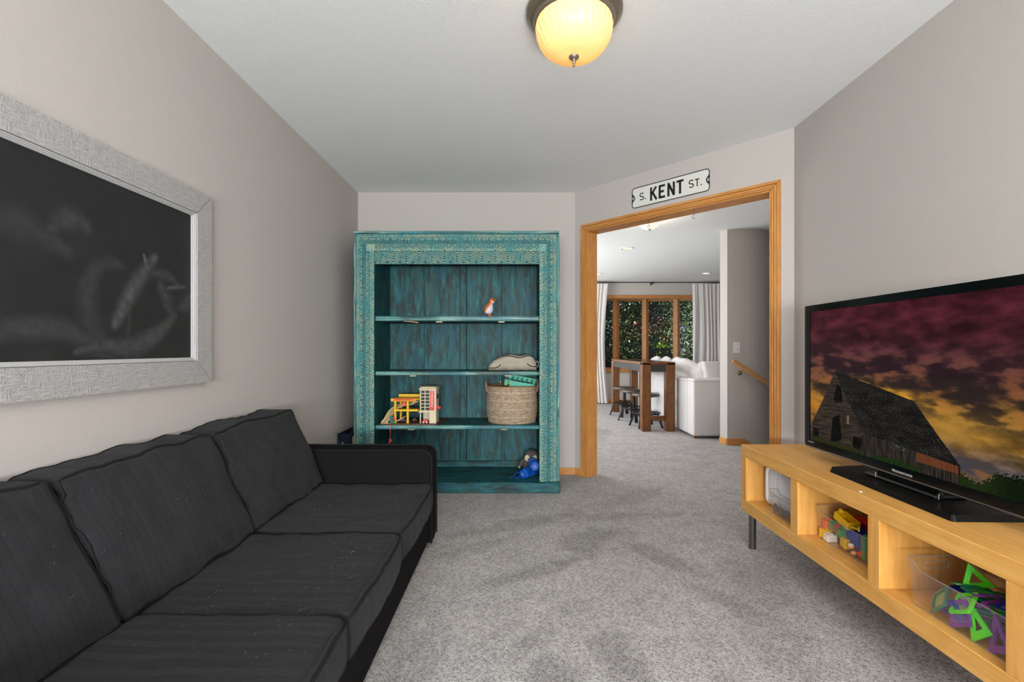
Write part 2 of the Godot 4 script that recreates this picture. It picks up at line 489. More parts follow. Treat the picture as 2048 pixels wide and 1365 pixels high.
func chalk_map(w: int, h: int) -> ImageTexture:   # half wiped chalk
	var no := nimg(w, h, 0.03, 41, FastNoiseLite.TYPE_SIMPLEX_SMOOTH, 5).get_data()
	var cl := nimg(w, h, 0.008, 42, FastNoiseLite.TYPE_SIMPLEX_SMOOTH, 4).get_data()
	var v := PackedFloat32Array(); v.resize(w * h)
	# wiping strokes: x0, y0, bend x, bend y, x1, y1 (0..1), width, strength
	var strokes := [[0.60, 0.93, 0.46, 0.75, 0.56, 0.50, 0.05, 0.25], [0.50, 0.60, 0.56, 0.42, 0.65, 0.46, 0.035, 0.22], [0.62, 0.80, 0.70, 0.55, 0.80, 0.36, 0.045, 0.5], [0.70, 0.62, 0.74, 0.48, 0.79, 0.38, 0.03, 0.45],
		[0.58, 0.90, 0.72, 1.0, 0.90, 0.72, 0.05, 0.4], [0.90, 0.74, 0.86, 0.60, 0.82, 0.52, 0.04, 0.3], [0.76, 0.48, 0.84, 0.42, 0.92, 0.50, 0.03, 0.3], [0.93, 0.66, 0.97, 0.63, 0.99, 0.58, 0.04, 0.3], [0.86, 0.54, 0.92, 0.52, 0.96, 0.51, 0.015, 0.5],
		[0.10, 0.50, 0.25, 0.25, 0.45, 0.45, 0.06, 0.22], [0.20, 0.90, 0.40, 0.75, 0.55, 0.92, 0.05, 0.3], [0.40, 0.35, 0.46, 0.22, 0.52, 0.30, 0.05, 0.28], [0.48, 0.95, 0.60, 0.88, 0.72, 0.97, 0.03, 0.35], [0.42, 0.80, 0.50, 0.90, 0.60, 0.93, 0.03, 0.3], [0.68, 0.70, 0.69, 0.82, 0.66, 0.90, 0.012, 0.25], [0.745, 0.36, 0.76, 0.40, 0.75, 0.46, 0.012, 0.7]]
	for s in strokes:
		for k in 46:
			var t := k / 45.0
			var p := Vector2(s[0], s[1]).lerp(Vector2(s[2], s[3]), t).lerp(Vector2(s[2], s[3]).lerp(Vector2(s[4], s[5]), t), t)
			var r: float = s[6] * (0.9 + 0.9 * sin(PI * t))
			for j in range(maxi(0, int((p.y - r) * h)), mini(h, int((p.y + r) * h))):
				for i in range(maxi(0, int((p.x - r * 0.6) * w)), mini(w, int((p.x + r * 0.6) * w))):
					var q := Vector2((float(i) / w - p.x) / 0.6, float(j) / h - p.y).length() / r
					if q < 1.0: v[j * w + i] = maxf(v[j * w + i], s[7] * 1.15 * pow(1.0 - q * q, 1.6) * (0.55 + 0.7 * no[j * w + i] / 255.0))
	var lines := [[0.50, 0.94, 0.62, 0.99], [0.46, 0.90, 0.60, 0.985], [0.55, 0.99, 0.70, 0.93], [0.70, 0.84, 0.84, 0.78], [0.66, 0.90, 0.74, 1.0], [0.86, 0.93, 0.96, 0.92], [0.52, 0.97, 0.66, 0.95]]
	for l in lines:
		for k in 400:
			var t := k / 399.0
			var i := clampi(int(lerpf(l[0], l[2], t) * w), 0, w - 1)
			var j := clampi(int((lerpf(l[1], l[3], t) + 0.01 * sin(t * 4.0)) * h), 0, h - 1)
			v[j * w + i] = maxf(v[j * w + i], 0.45)
	var out := PackedByteArray(); out.resize(w * h * 3)
	for i in w * h:
		var k := 0.088 + 0.30 * v[i] + 0.05 * maxf(0.0, cl[i] / 255.0 - 0.45)
		var c := clampi(int(k * 255.0), 0, 255)
		out[i * 3] = c; out[i * 3 + 1] = c; out[i * 3 + 2] = clampi(c + 1, 0, 255)
	return tex(out, w, h)

func materials():
	var soft := grey(nimg(512, 512, 0.10, 11, FastNoiseLite.TYPE_SIMPLEX_SMOOTH, 3))
	var wall := mk("wall paint", Color(0.715, 0.69, 0.672), 0.85)
	bump(wall, soft, 0.02); tri_map(wall, 2.5)
	var k := FastNoiseLite.new(); k.seed = 12; k.noise_type = FastNoiseLite.TYPE_SIMPLEX_SMOOTH; k.frequency = 0.045; k.fractal_octaves = 3; k.domain_warp_enabled = true; k.domain_warp_amplitude = 12.0
	var knock := k.get_seamless_image(1024, 1024); knock.convert(Image.FORMAT_L8)
	var ceil_m := mk("ceiling texture", Color(0.89, 0.90, 0.905), 0.92)
	bump(ceil_m, grey(knock), 0.085); tri_map(ceil_m, 2.1)
	var cm := carpet_map(1024)
	var carpet := textured("carpet", cm[0], Vector2(1.9, 1.9), 1.0, Color(0.955, 0.952, 0.953))
	bump(carpet, cm[1], 0.30)
	carpet.metallic_specular = 0.2
	carpet.detail_enabled = true; carpet.detail_albedo = nap_map(768); carpet.detail_blend_mode = BaseMaterial3D.BLEND_MODE_MUL; carpet.detail_uv_layer = BaseMaterial3D.DETAIL_UV_2
	var maple := wood(1024, 512, [0.0, Color(0.78, 0.55, 0.26), 0.4, Color(0.83, 0.615, 0.32), 0.7, Color(0.86, 0.655, 0.36), 1.0, Color(0.90, 0.71, 0.43)], 51, 0.07, 16)
	var mp := textured("maple", maple, Vector2(0.9, 2.0), 0.38)
	mp.metallic_specular = 0.4
	textured("maple edge", maple, Vector2(0.9, 2.0), 0.45, Color(1.0, 0.98, 0.95))
	var oak := wood(1024, 512, [0.0, Color(0.66, 0.43, 0.20), 0.4, Color(0.75, 0.51, 0.26), 0.7, Color(0.79, 0.56, 0.30), 1.0, Color(0.84, 0.62, 0.37)], 61, 0.10)
	textured("oak trim", oak, Vector2(1.0, 4.0), 0.42)
	textured("window wood", oak, Vector2(1.0, 4.0), 0.5, Color(0.90, 0.86, 0.84))
	textured("pine rail", oak, Vector2(1.0, 4.0), 0.5, Color(0.88, 0.92, 1.0))
	var dark := wood(1024, 512, [0.0, Color(0.30, 0.16, 0.05), 0.4, Color(0.46, 0.27, 0.09), 0.7, Color(0.56, 0.35, 0.13), 1.0, Color(0.66, 0.44, 0.18)], 71, 0.30)
	textured("stained wood", dark, Vector2(1.2, 5.0), 0.35, Color(0.80, 0.78, 0.64))
	var teal := worn_teal(1024, 1024, 81, [0.0, Color(0.02, 0.17, 0.18), 0.3, Color(0.03, 0.27, 0.28), 0.5, Color(0.05, 0.36, 0.37), 0.7, Color(0.10, 0.43, 0.45), 0.88, Color(0.24, 0.51, 0.51), 1.0, Color(0.43, 0.58, 0.55)], 0.72)
	textured("teal boards", teal, Vector2(0.95, 1.0), 0.6, Color(0.66, 0.88, 0.88))
	textured("teal boards pale", teal, Vector2(0.8, 0.9), 0.6, Color(0.70, 0.89, 0.90))
	textured("teal boards deep", teal, Vector2(0.9, 1.1), 0.6, Color(0.62, 0.84, 0.83))
	textured("teal edge", worn_teal(512, 512, 87, [0.0, Color(0.12, 0.34, 0.35), 0.35, Color(0.25, 0.48, 0.48), 0.6, Color(0.38, 0.58, 0.56), 0.85, Color(0.55, 0.68, 0.64), 1.0, Color(0.66, 0.70, 0.62)], 0.7), Vector2(0.7, 4.0), 0.55)
	for key in ["teal boards", "teal boards pale", "teal boards deep", "teal edge"]: bump(M[key], teal, 0.08)
	var carved := mk("carved paint", Color.WHITE, 0.65)
	carved.vertex_color_use_as_albedo = true
	var tw := twill_map(384)
	var sofa := textured("black herringbone", tw[0], Vector2(1.0 / 0.040, 1.0 / 0.040), 0.9, Color(0.200, 0.201, 0.211))
	bump(sofa, tw[1], 0.05); sofa.rim_enabled = true; sofa.rim = 0.25; sofa.metallic_specular = 0.25
	var sp := mk("black piping", Color(0.125, 0.125, 0.13), 0.85); sp.metallic_specular = 0.2
	var arm := textured("black arm cloth", tw[0], Vector2(1.0 / 0.040, 1.0 / 0.040), 0.9, Color(0.115, 0.113, 0.116))
	bump(arm, tw[1], 0.02); arm.metallic_specular = 0.2
	mk("lint", Color(0.42, 0.42, 0.43), 0.95)
	var slip := mk("white slipcover", Color(0.80, 0.785, 0.78), 0.9); bump(slip, soft, 0.12); tri_map(slip, 6.0, false)
	mk("white piping", Color(0.74, 0.73, 0.72), 0.9)
	var cur := mk("curtain cloth", Color(0.90, 0.88, 0.87), 0.9)
	cur.backlight_enabled = true; cur.backlight = Color(0.75, 0.74, 0.74)
	var silver := mk("silver leaf", Color(0.71, 0.70, 0.695), 0.5, 0.0)
	var sn := streak(512, 512, 5, 0.05, 43, 3); var sn2 := nimg(512, 512, 0.06, 44).get_data()
	var sb := PackedByteArray(); sb.resize(512 * 512)
	var sc := PackedByteArray(); sc.resize(512 * 512 * 3)
	for j in 512:
		for i in 512:
			var v := maxi(sn[j * 512 + i], maxi(sn[i * 512 + j] - 25, sn2[j * 512 + i] - 20))
			sb[j * 512 + i] = v
			var b := clampi(226 + int((v - 140) * 0.28), 0, 255)
			for q in 3: sc[(j * 512 + i) * 3 + q] = b
	silver.albedo_texture = tex(sc, 512, 512)
	bump(silver, grey(Image.create_from_data(512, 512, false, Image.FORMAT_L8, sb)), 0.18); tri_map(silver, 4.2)
	mk("silver lip", Color(0.69, 0.69, 0.69), 0.4, 0.0)
	textured("chalkboard", chalk_map(768, 512), Vector2(1, 1), 0.75)
	mk("black plastic", Color(0.030, 0.030, 0.032), 0.22)
	mk("gloss black", Color(0.022, 0.022, 0.024), 0.16)
	mk("grey print", Color(0.62, 0.62, 0.63), 0.5)
	mk("dusty black", Color(0.035, 0.035, 0.037), 0.42).metallic_specular = 0.3
	mk("steel", Color(0.50, 0.50, 0.50), 0.28, 1.0)
	mk("bronze metal", Color(0.58, 0.54, 0.48), 0.34, 0.85)
	mk("dark metal", Color(0.13, 0.13, 0.135), 0.45, 0.6)
	mk("stool wood", Color(0.30, 0.26, 0.23), 0.35)
	mk("slate top", Color(0.17, 0.18, 0.18), 0.12)
	mk("slate apron", Color(0.13, 0.14, 0.14), 0.4)
	mk("white plastic", Color(0.86, 0.86, 0.87), 0.4)
	mk("ivory plastic", Color(0.84, 0.79, 0.66), 0.45)
	mk("toy beige", Color(0.78, 0.69, 0.52), 0.5)
	mk("toy yellow", Color(0.88, 0.70, 0.08), 0.4)
	mk("toy red", Color(0.83, 0.12, 0.10), 0.4)
	mk("toy coral", Color(0.88, 0.27, 0.24), 0.45)
	mk("toy orange", Color(0.90, 0.36, 0.13), 0.45)
	mk("toy green", Color(0.12, 0.50, 0.22), 0.4)
	mk("toy blue", Color(0.13, 0.28, 0.62), 0.4)
	mk("toy teal", Color(0.08, 0.42, 0.44), 0.45)
	mk("toy purple", Color(0.42, 0.22, 0.48), 0.45)
	mk("toy skin", Color(0.86, 0.62, 0.47), 0.6)
	mk("toy white", Color(0.88, 0.87, 0.84), 0.45)
	mk("toy brown", Color(0.33, 0.17, 0.09), 0.55)
	mk("toy dark window", Color(0.10, 0.13, 0.13), 0.3)
	mk("mint plastic", Color(0.46, 0.80, 0.70), 0.5)
	mk("gold", Color(0.80, 0.58, 0.26), 0.25, 1.0)
	mk("blue vinyl", Color(0.03, 0.31, 0.68), 0.42)
	mk("navy cloth", Color(0.045, 0.10, 0.19), 0.85)
	mk("navy dark", Color(0.02, 0.035, 0.055), 0.9)
	mk("kraft board", Color(0.62, 0.48, 0.36), 0.8)
	var knit := mk("cream knit", Color(0.78, 0.74, 0.66), 0.95); bump(knit, soft, 0.35); tri_map(knit, 9.0, false)
	mk("black trim", Color(0.05, 0.05, 0.055), 0.8)
	var plush := mk("grey plush", Color(0.42, 0.39, 0.39), 1.0); bump(plush, soft, 0.5); tri_map(plush, 12.0, false)
	mk("cream plush", Color(0.76, 0.72, 0.60), 1.0)
	var seag := mk("seagrass", Color.WHITE, 0.85); seag.vertex_color_use_as_albedo = true
	var bird := mk("painted wood", Color.WHITE, 0.45); bird.vertex_color_use_as_albedo = true
	mk("sign white", Color(0.83, 0.83, 0.80), 0.35)
	mk("sign black", Color(0.05, 0.05, 0.05), 0.45)
	glass("pane", Color(0.97, 0.98, 0.98), 0.02, 0.0).metallic_specular = 0.12
	glass("clear plastic", Color(0.72, 0.66, 0.62), 0.07, 0.05)
	glass("clear rim", Color(0.60, 0.57, 0.54), 0.55, 0.1)
	for c in [["tile lime", Color(0.35, 0.95, 0.10)], ["tile green", Color(0.05, 0.45, 0.12)], ["tile teal", Color(0.03, 0.42, 0.36)], ["tile purple", Color(0.48, 0.22, 0.58)], ["tile blue", Color(0.05, 0.14, 0.55)]]:
		var m := mk(c[0], c[1], 0.25)
		m.backlight_enabled = true; m.backlight = Color(c[1].r, c[1].g, c[1].b) * 0.6
	for c in [["infill green", Color(0.3, 0.8, 0.45)], ["infill violet", Color(0.6, 0.45, 0.8)], ["infill blue", Color(0.25, 0.4, 0.85)]]: glass(c[0], c[1], 0.35, 0.1)
	var leaf := mk("leaf", Color.WHITE, 0.26); leaf.vertex_color_use_as_albedo = true
	leaf.backlight_enabled = true; leaf.backlight = Color(0.40, 0.50, 0.22)
	mk("bark", Color(0.30, 0.23, 0.18), 0.9)
	mk("lawn", Color(0.18, 0.26, 0.10), 1.0)
	mk("outside soil", Color(0.08, 0.09, 0.06), 1.0)
	var brass := mk("brass", Color(0.62, 0.52, 0.34), 0.35, 1.0)
	brass.metallic = 0.9

# ---------------------------------------------------------------- the room
func P2(pts: Array) -> PackedVector2Array:
	var out := PackedVector2Array()
	for p in pts: out.append(Vector2(p[0], p[1]))
	return out

func PA(t: float, n := 0.0) -> Array:   # plan point on the angled wall, n behind its face
	return [0.5017 + 0.70711 * (t + n), 4.085 - 0.70711 * (t - n)]

func build_shell():
	var st := begin()
	for r in [[-1.65, 5.4, -2.9, 4.3], [-1.65, 2.5, 4.3, 5.31], [4.7, 5.4, 4.3, 5.31], [-1.65, 5.4, 5.31, 9.7]]:
		st.set_smooth_group(-1)
		for top in [true, false]:
			var y := 0.0 if top else -0.2
			var q := [D(r[0], y, r[2]), D(r[1], y, r[2]), D(r[1], y, r[3]), D(r[0], y, r[3])]
			for k in [0, 1, 2, 0, 2, 3]:
				var p: Vector3 = q[k if top else 3 - k]
				st.set_uv(Vector2(p.x, p.z)); st.set_uv2(Vector2((p.x + 1.4) / 4.0, -p.z / 4.0)); st.add_vertex(p)
		for e in [[r[0], r[2], r[1], r[2]], [r[1], r[2], r[1], r[3]], [r[1], r[3], r[0], r[3]], [r[0], r[3], r[0], r[2]]]:
			var m := Vector3((e[0] + e[2] - r[0] - r[1]) / 2.0, 0, -(e[1] + e[3] - r[2] - r[3]) / 2.0)
			quad(st, D(e[0], 0, e[1]), D(e[2], 0, e[3]), D(e[2], -0.2, e[3]), D(e[0], -0.2, e[1]), m)
	struct("floor", st, M["carpet"])
	st = begin(); bxd(st, -1.65, 5.4, CEIL, CEIL + 0.2, -4.2, 9.7, 0.0)
	struct("ceiling", st, M["ceiling texture"])
	var wm: Material = M["wall paint"]
	st = begin(); bxd(st, WALL_L - 0.15, WALL_L, 0, CEIL, -2.75, WALL_B + 0.12, 0.0); struct("wall_left", st, wm)
	st = begin(); plan(st, P2([[WALL_L - 0.15, WALL_B], [0.5017, WALL_B], [0.5515, 4.205], [WALL_L - 0.15, 4.205]]), 0, CEIL); struct("wall_back", st, wm)
	st = begin()
	plan(st, P2([PA(0), PA(0.1205), PA(0.1205, 0.12), [0.5515, 4.205]]), 0, CEIL)
	plan(st, P2([PA(1.569), [WALL_R, 2.8905], [WALL_R + 0.12, 2.9405], PA(1.569, 0.12)]), 0, CEIL)
	plan(st, P2([PA(0.1205), PA(1.569), PA(1.569, 0.12), PA(0.1205, 0.12)]), 2.094, CEIL)
	struct("wall_angled", st, wm)
	st = begin(); plan(st, P2([[WALL_R, 2.8905], [WALL_R, -2.75], [WALL_R + 0.12, -2.75], [WALL_R + 0.12, 2.9405]]), 0, CEIL); struct("wall_right", st, wm)
	st = begin()
	wall_with_hole(st, WALL_L - 0.15, WALL_R + 0.12, -1.05, 1.37, 0.78, 2.22, -2.75, -2.6)
	struct("wall_rear", st, wm)
	st = begin()
	bxd(st, 1.80, 2.62, 0, CEIL, 2.82, 2.94, 0.0); bxd(st, 2.5, 2.62, 0, CEIL, 2.94, 4.3, 0.0)
	struct("wall_hall", st, wm)
	st = begin(); bxd(st, 2.62, 5.4, -1.7, CEIL, 4.18, 4.3, 0.0); struct("wall_stair_near", st, wm)
	st = begin()
	plan(st, P2([[2.346, 5.46], [2.376, 5.34], [2.62, 5.320], [2.67, 5.321], [2.715, 5.326], [2.755, 5.335], [2.795, 5.349], [2.83, 5.368], [2.862, 5.392], [2.89, 5.42], [3.95, 6.45], [3.88, 6.53], [2.72, 5.42], [2.5, 5.45]]), -1.7, CEIL)
	struct("wall_stair", st, wm)
	st = begin(); bxd(st, 5.2, 5.35, -1.7, CEIL, 2.8, 9.65, 0.0); struct("wall_living_right", st, wm)
	st = begin(); wall_with_hole(st, 4.2, 9.65, 5.6, 8.8, 0.7, 2.2, -1.65, -1.5, true); struct("wall_living_left", st, wm)
	st = begin(); wall_with_hole(st, -1.65, 5.35, 1.40, 3.98, 0.69, 2.11, 9.5, 9.65); struct("wall_far", st, wm)
	# the stairwell
	var stairs := Node3D.new(); stairs.name = "stairs"; add_child(stairs); stairs.set_meta("kind", "structure")
	for k in 7:
		st = begin()
		bxd(st, 2.5 + 0.27 * k, 2.5 + 0.27 * k + 0.30, -1.7, -0.19 * (k + 1), 4.3, 5.31, 0.01)
		struct("stair_tread", st, M["carpet"], stairs)
	st = begin(); bxd(st, 4.35, 5.2, -1.75, -1.52, 4.3, 5.31, 0.0); struct("floor", st, M["carpet"])
	# baseboards
	var oak: Material = M["oak trim"]
	for b in [["baseboard_back", [0.30, WALL_B], [0.5017, WALL_B]], ["baseboard_angled", PA(0.0), PA(0.075)], ["baseboard_angled", PA(1.62), PA(1.689)], ["baseboard_left", [WALL_L, -2.6], [WALL_L, WALL_B]],
			["baseboard_back", [WALL_L, WALL_B], [-1.26, WALL_B]], ["baseboard_right", [WALL_R, 2.89], [WALL_R, -2.6]], ["baseboard_stair", [2.346, 5.46], [2.376, 5.34]], ["baseboard_stair", [2.376, 5.34], [2.50, 5.33]], ["baseboard_far", [1.4, 9.5], [5.2, 9.5]], ["baseboard_far", [-1.5, 9.5], [1.4, 9.5]]]:
		st = begin()
		var a := D(b[1][0], 0, b[1][1]); var c := D(b[2][0], 0, b[2][1])
		var dir := (c - a).normalized()
		var n := Vector3(-dir.z, 0, dir.x)
		if b[0] == "baseboard_left": n = Vector3(1, 0, 0)
		var xf := Transform3D(Basis(dir, Vector3.UP, dir.cross(Vector3.UP)), a)
		var l := a.distance_to(c)
		var hgt := 0.075 if b[0] in ["baseboard_far", "baseboard_stair"] else 0.06
		bx(st, Vector3(l / 2.0, hgt / 2.0, (0.006 if dir.cross(Vector3.UP).dot(n) > 0.0 else -0.006)), Vector3(l, hgt, 0.012), 0.003, 0, xf)
		struct(b[0], st, oak)
	st = begin()   # the skirt board that follows the stair down
	prism(st, P2([[2.50, 0.075], [2.50, -0.12], [4.4, -1.45], [4.4, -1.20], [2.56, 0.075]]), -5.315, -5.30, ID)
	struct("trim_1", st, oak)

func wall_with_hole(st, a0, a1, h0, h1, y0, y1, b0, b1, turned := false):   # turned: the wall runs along d, between two x
	for r in [[a0, h0, 0.0, CEIL], [h1, a1, 0.0, CEIL], [h0, h1, 0.0, y0], [h0, h1, y1, CEIL]]:
		if turned: bxd(st, b0, b1, r[2], r[3], r[0], r[1], 0.0)
		else: bxd(st, r[0], r[1], r[2], r[3], b0, b1, 0.0)

func casing(node, s0: float, s1: float, top: float, z: float, out: float, xf: Transform3D, m: Material):   # stepped boards round an opening, mitred
	var steps := [[0.0, 0.012, 0.011], [0.012, 0.026, 0.015], [0.026, 0.044, 0.013], [0.044, 0.065, 0.018]]
	for side in 3:
		var st := begin()
		for e in steps:
			var poly: PackedVector2Array
			if side == 0: poly = P2([[s0 - e[1], 0], [s0 - e[0], 0], [s0 - e[0], top + e[0]], [s0 - e[1], top + e[1]]])
			elif side == 1: poly = P2([[s1 + e[0], 0], [s1 + e[1], 0], [s1 + e[1], top + e[1]], [s1 + e[0], top + e[0]]])
			else: poly = P2([[s0 - e[0], top + e[0]], [s1 + e[0], top + e[0]], [s1 + e[1], top + e[1]], [s0 - e[1], top + e[1]]])
			prism(st, poly, z, z + out * e[2], xf, 0 if side == 2 else 1, 0.0015)
		struct("casing", st, m, node)

func build_opening():
	var door := Node3D.new(); door.name = "door_1"; add_child(door); door.set_meta("kind", "structure")
	var oak: Material = M["oak trim"]
	casing(door, 0.1385, 1.551, 2.076, 0.0, 1.0, angled, oak)
	casing(door, 0.1385, 1.551, 2.076, -0.12, -1.0, angled, oak)
	for j in [[0.1295, 2.094 / 2.0, 0.018, 2.094, 1], [1.560, 2.094 / 2.0, 0.018, 2.094, 1], [0.84475, 2.085, 1.4125, 0.018, 0]]:
		var st := begin()
		bx(st, Vector3(j[0], j[1], -0.06), Vector3(j[2], j[3], 0.122), 0.001, j[4], angled)
		struct("jamb", st, oak, door)
	# two screw hooks under the head of the opening
	var n := 0
	for h in [[0.677, 0.060], [1.036, 0.056]]:
		var o = thing("screw_hook", ["eye screw with a closed ring hanging below the door opening head", "open metal hook hanging below the door opening head, beside the dark end"][n], "hook", angled * Vector3(h[0], 2.076, -0.045))
		var st := begin()
		lathe(st, P2([[0, -0.003], [0.006, -0.003], [0.006, 0], [0, 0]]), 12, ID, true)
		tube(st, PackedVector3Array([Vector3(0, 0, 0), Vector3(0, -h[1] + 0.022, 0)]), 0.0017, 6)
		var pts := PackedVector3Array()
		for k in (21 if n == 0 else 15):
			var t := PI / 2.0 + TAU * k / 20.0
			pts.append(Vector3(0, -h[1] + 0.011, 0) + angled.basis * Vector3(cos(t), sin(t), 0) * 0.011)
		tube(st, pts, 0.0017, 6)
		var p = part(o, "hook", st, M["steel"]); p.position = Vector3.ZERO
		n += 1

func window_unit(called: String, a: Vector3, b: Vector3, y0: float, y1: float, rail := 0.055):   # a framed pane between two floor points
	var w := Node3D.new(); w.name = called; add_child(w); w.set_meta("kind", "structure")
	var dir := (b - a).normalized()
	var xf := Transform3D(Basis(dir, Vector3.UP, dir.cross(Vector3.UP)), a)
	var l := a.distance_to(b)
	for f in [[l / 2.0, y0 + rail / 2.0, l, rail, 0], [l / 2.0, y1 - rail / 2.0, l, rail, 0], [rail / 2.0, (y0 + y1) / 2.0, rail, y1 - y0 - 2 * rail, 1], [l - rail / 2.0, (y0 + y1) / 2.0, rail, y1 - y0 - 2 * rail, 1]]:
		var st := begin()
		bx(st, Vector3(f[0], f[1], 0), Vector3(f[2], f[3], 0.06), 0.006, f[4], xf)
		struct("window_frame", st, M["window wood"], w)
	var st := begin()
	bx(st, Vector3(l / 2.0, (y0 + y1) / 2.0, 0), Vector3(l - 2 * rail + 0.01, y1 - y0 - 2 * rail + 0.01, 0.0005), 0.0, 0, xf)
	# a pane is one sheet
	st = begin(); st.set_smooth_group(-1)
	quad(st, xf * Vector3(rail, y0 + rail, 0), xf * Vector3(l - rail, y0 + rail, 0), xf * Vector3(l - rail, y1 - rail, 0), xf * Vector3(rail, y1 - rail, 0), xf.basis * Vector3(0, 0, 1))
	struct("pane", st, M["pane"], w)
	return w

func build_living_windows():
	window_unit("window_1", Vector3(-1.05, 0, 2.68), Vector3(0.16, 0, 2.68), 0.78, 2.22)
	window_unit("window_2", Vector3(0.16, 0, 2.68), Vector3(1.37, 0, 2.68), 0.78, 2.22)
	window_unit("window_3", D(-1.58, 0, 5.6), D(-1.58, 0, 7.2), 0.7, 2.2)
	window_unit("window_4", D(-1.58, 0, 7.2), D(-1.58, 0, 8.8), 0.7, 2.2)
	var bow := [[1.43, 9.66], [2.06, 9.86], [2.69, 9.93], [3.32, 9.86], [3.95, 9.66]]
	for k in 4:
		window_unit("window_%d" % (k + 5), D(bow[k][0], 0, bow[k][1]), D(bow[k + 1][0], 0, bow[k + 1][1]), 0.665, 2.135, 0.045)
	var n := 2
	for k in [1, 2, 3]:   # the posts between the sashes
		var st := begin()
		var p := P2([[bow[k][0] - 0.070, bow[k][1] - 0.03], [bow[k][0], bow[k][1] - 0.085], [bow[k][0] + 0.070, bow[k][1] - 0.03], [bow[k][0] + 0.055, bow[k][1] + 0.05], [bow[k][0] - 0.055, bow[k][1] + 0.05]])
		plan(st, p, 0.66, 2.14)
		struct("trim_%d" % n, st, M["window wood"]); n += 1
	var base := [[1.36, 9.5], [4.02, 9.5], [4.02, 9.74], [3.36, 9.94], [2.69, 10.01], [2.02, 9.94], [1.36, 9.74]]
	for e in [[0.60, 0.67, "window wood"], [2.13, 2.20, "window wood"], [-0.3, 0.60, "wall paint"], [2.20, 2.60, "wall paint"]]:
		var st := begin()
		var pl := []
		for q in base: pl.append([q[0], q[1] + (0.15 if e[2] == "wall paint" and q[1] < 9.6 else 0.001 if q[1] < 9.6 else 0.0)])
		plan(st, P2(pl), e[0], e[1])
		struct("trim_%d" % n, st, M[e[2]]); n += 1
	for e in [[1.34, 4.04, 2.107, 2.172, 9.475, 9.5], [1.34, 4.04, 0.625, 0.693, 9.46, 9.5], [1.335, 1.40, 0.693, 2.107, 9.48, 9.5], [3.98, 4.045, 0.693, 2.107, 9.48, 9.5]]:
		var st := begin(); bxd(st, e[0], e[1], e[2], e[3], e[4], e[5], 0.004, 0 if e[1] - e[0] > 1.0 else 1)
		struct("trim_%d" % n, st, M["window wood"]); n += 1
	# curtains and their rod
	var i := 0
	for c in [[1.16, 1.80, 0.03, "white curtain gathered beside the window, behind the left door jamb", 0.0], [3.46, 4.24, 0.03, "white curtain gathered beside the window, above the white sofa's end", 1.7]]:
		var st := begin()
		var x0: float = c[0]; var x1: float = c[1]; var ph: float = c[4]
		var fn := func(u, v):
			var open := 1.0 - 0.10 * sin(PI * v) * (1.0 if i == 0 else 0.6)
			var amp = 0.010 + 0.014 * (1.0 - v)
			var w: float = u * 8.0 + 0.35 * sin(u * 9.0 + ph) + 0.12 * sin(v * 5.0 + u * 6.0)
			var xx: float = lerpf(x0, x1, u * open + (0.0 if i == 0 else 1.0 - open))
			if i == 1: xx -= 0.03 * sin(PI * clampf(1.0 - v, 0, 1)) * (1.0 - u)
			return D(xx, 0.02 + v * 2.36, 9.33 + amp * sin(TAU * w) + 0.004 * sin(TAU * w * 2.3 + v * 3.0))
		sheet(st, 150, 24, fn, Vector2(1, 2), null, Vector3(0, 0, 1))
		single("curtain", st, M["curtain cloth"], c[3], "curtain", "")
		i += 1
	var o = thing("curtain_rod", "thin dark curtain rod above the far window", "curtain rod", D(2.7, 2.405, 9.31))
	var st := begin(); tube(st, PackedVector3Array([D(1.0, 2.405, 9.32), D(4.36, 2.405, 9.32)]), 0.009, 10); part(o, "rod", st, M["dark metal"])
	for x in [1.08, 2.69, 4.30]:
		st = begin(); bxd(st, x - 0.006, x + 0.006, 2.385, 2.40, 9.30, 9.5, 0.002); bxd(st, x - 0.012, x + 0.012, 2.37, 2.425, 9.49, 9.4999, 0.002); tube(st, PackedVector3Array([D(x, 2.40, 9.32), D(x, 2.365, 9.32)]), 0.005, 8)
		part(o, "bracket", st, M["dark metal"])
	for x in [1.0, 4.36]:
		st = begin(); ball(st, D(x, 2.405, 9.32), Vector3.ONE * 0.02, 12); part(o, "finial", st, M["dark metal"])

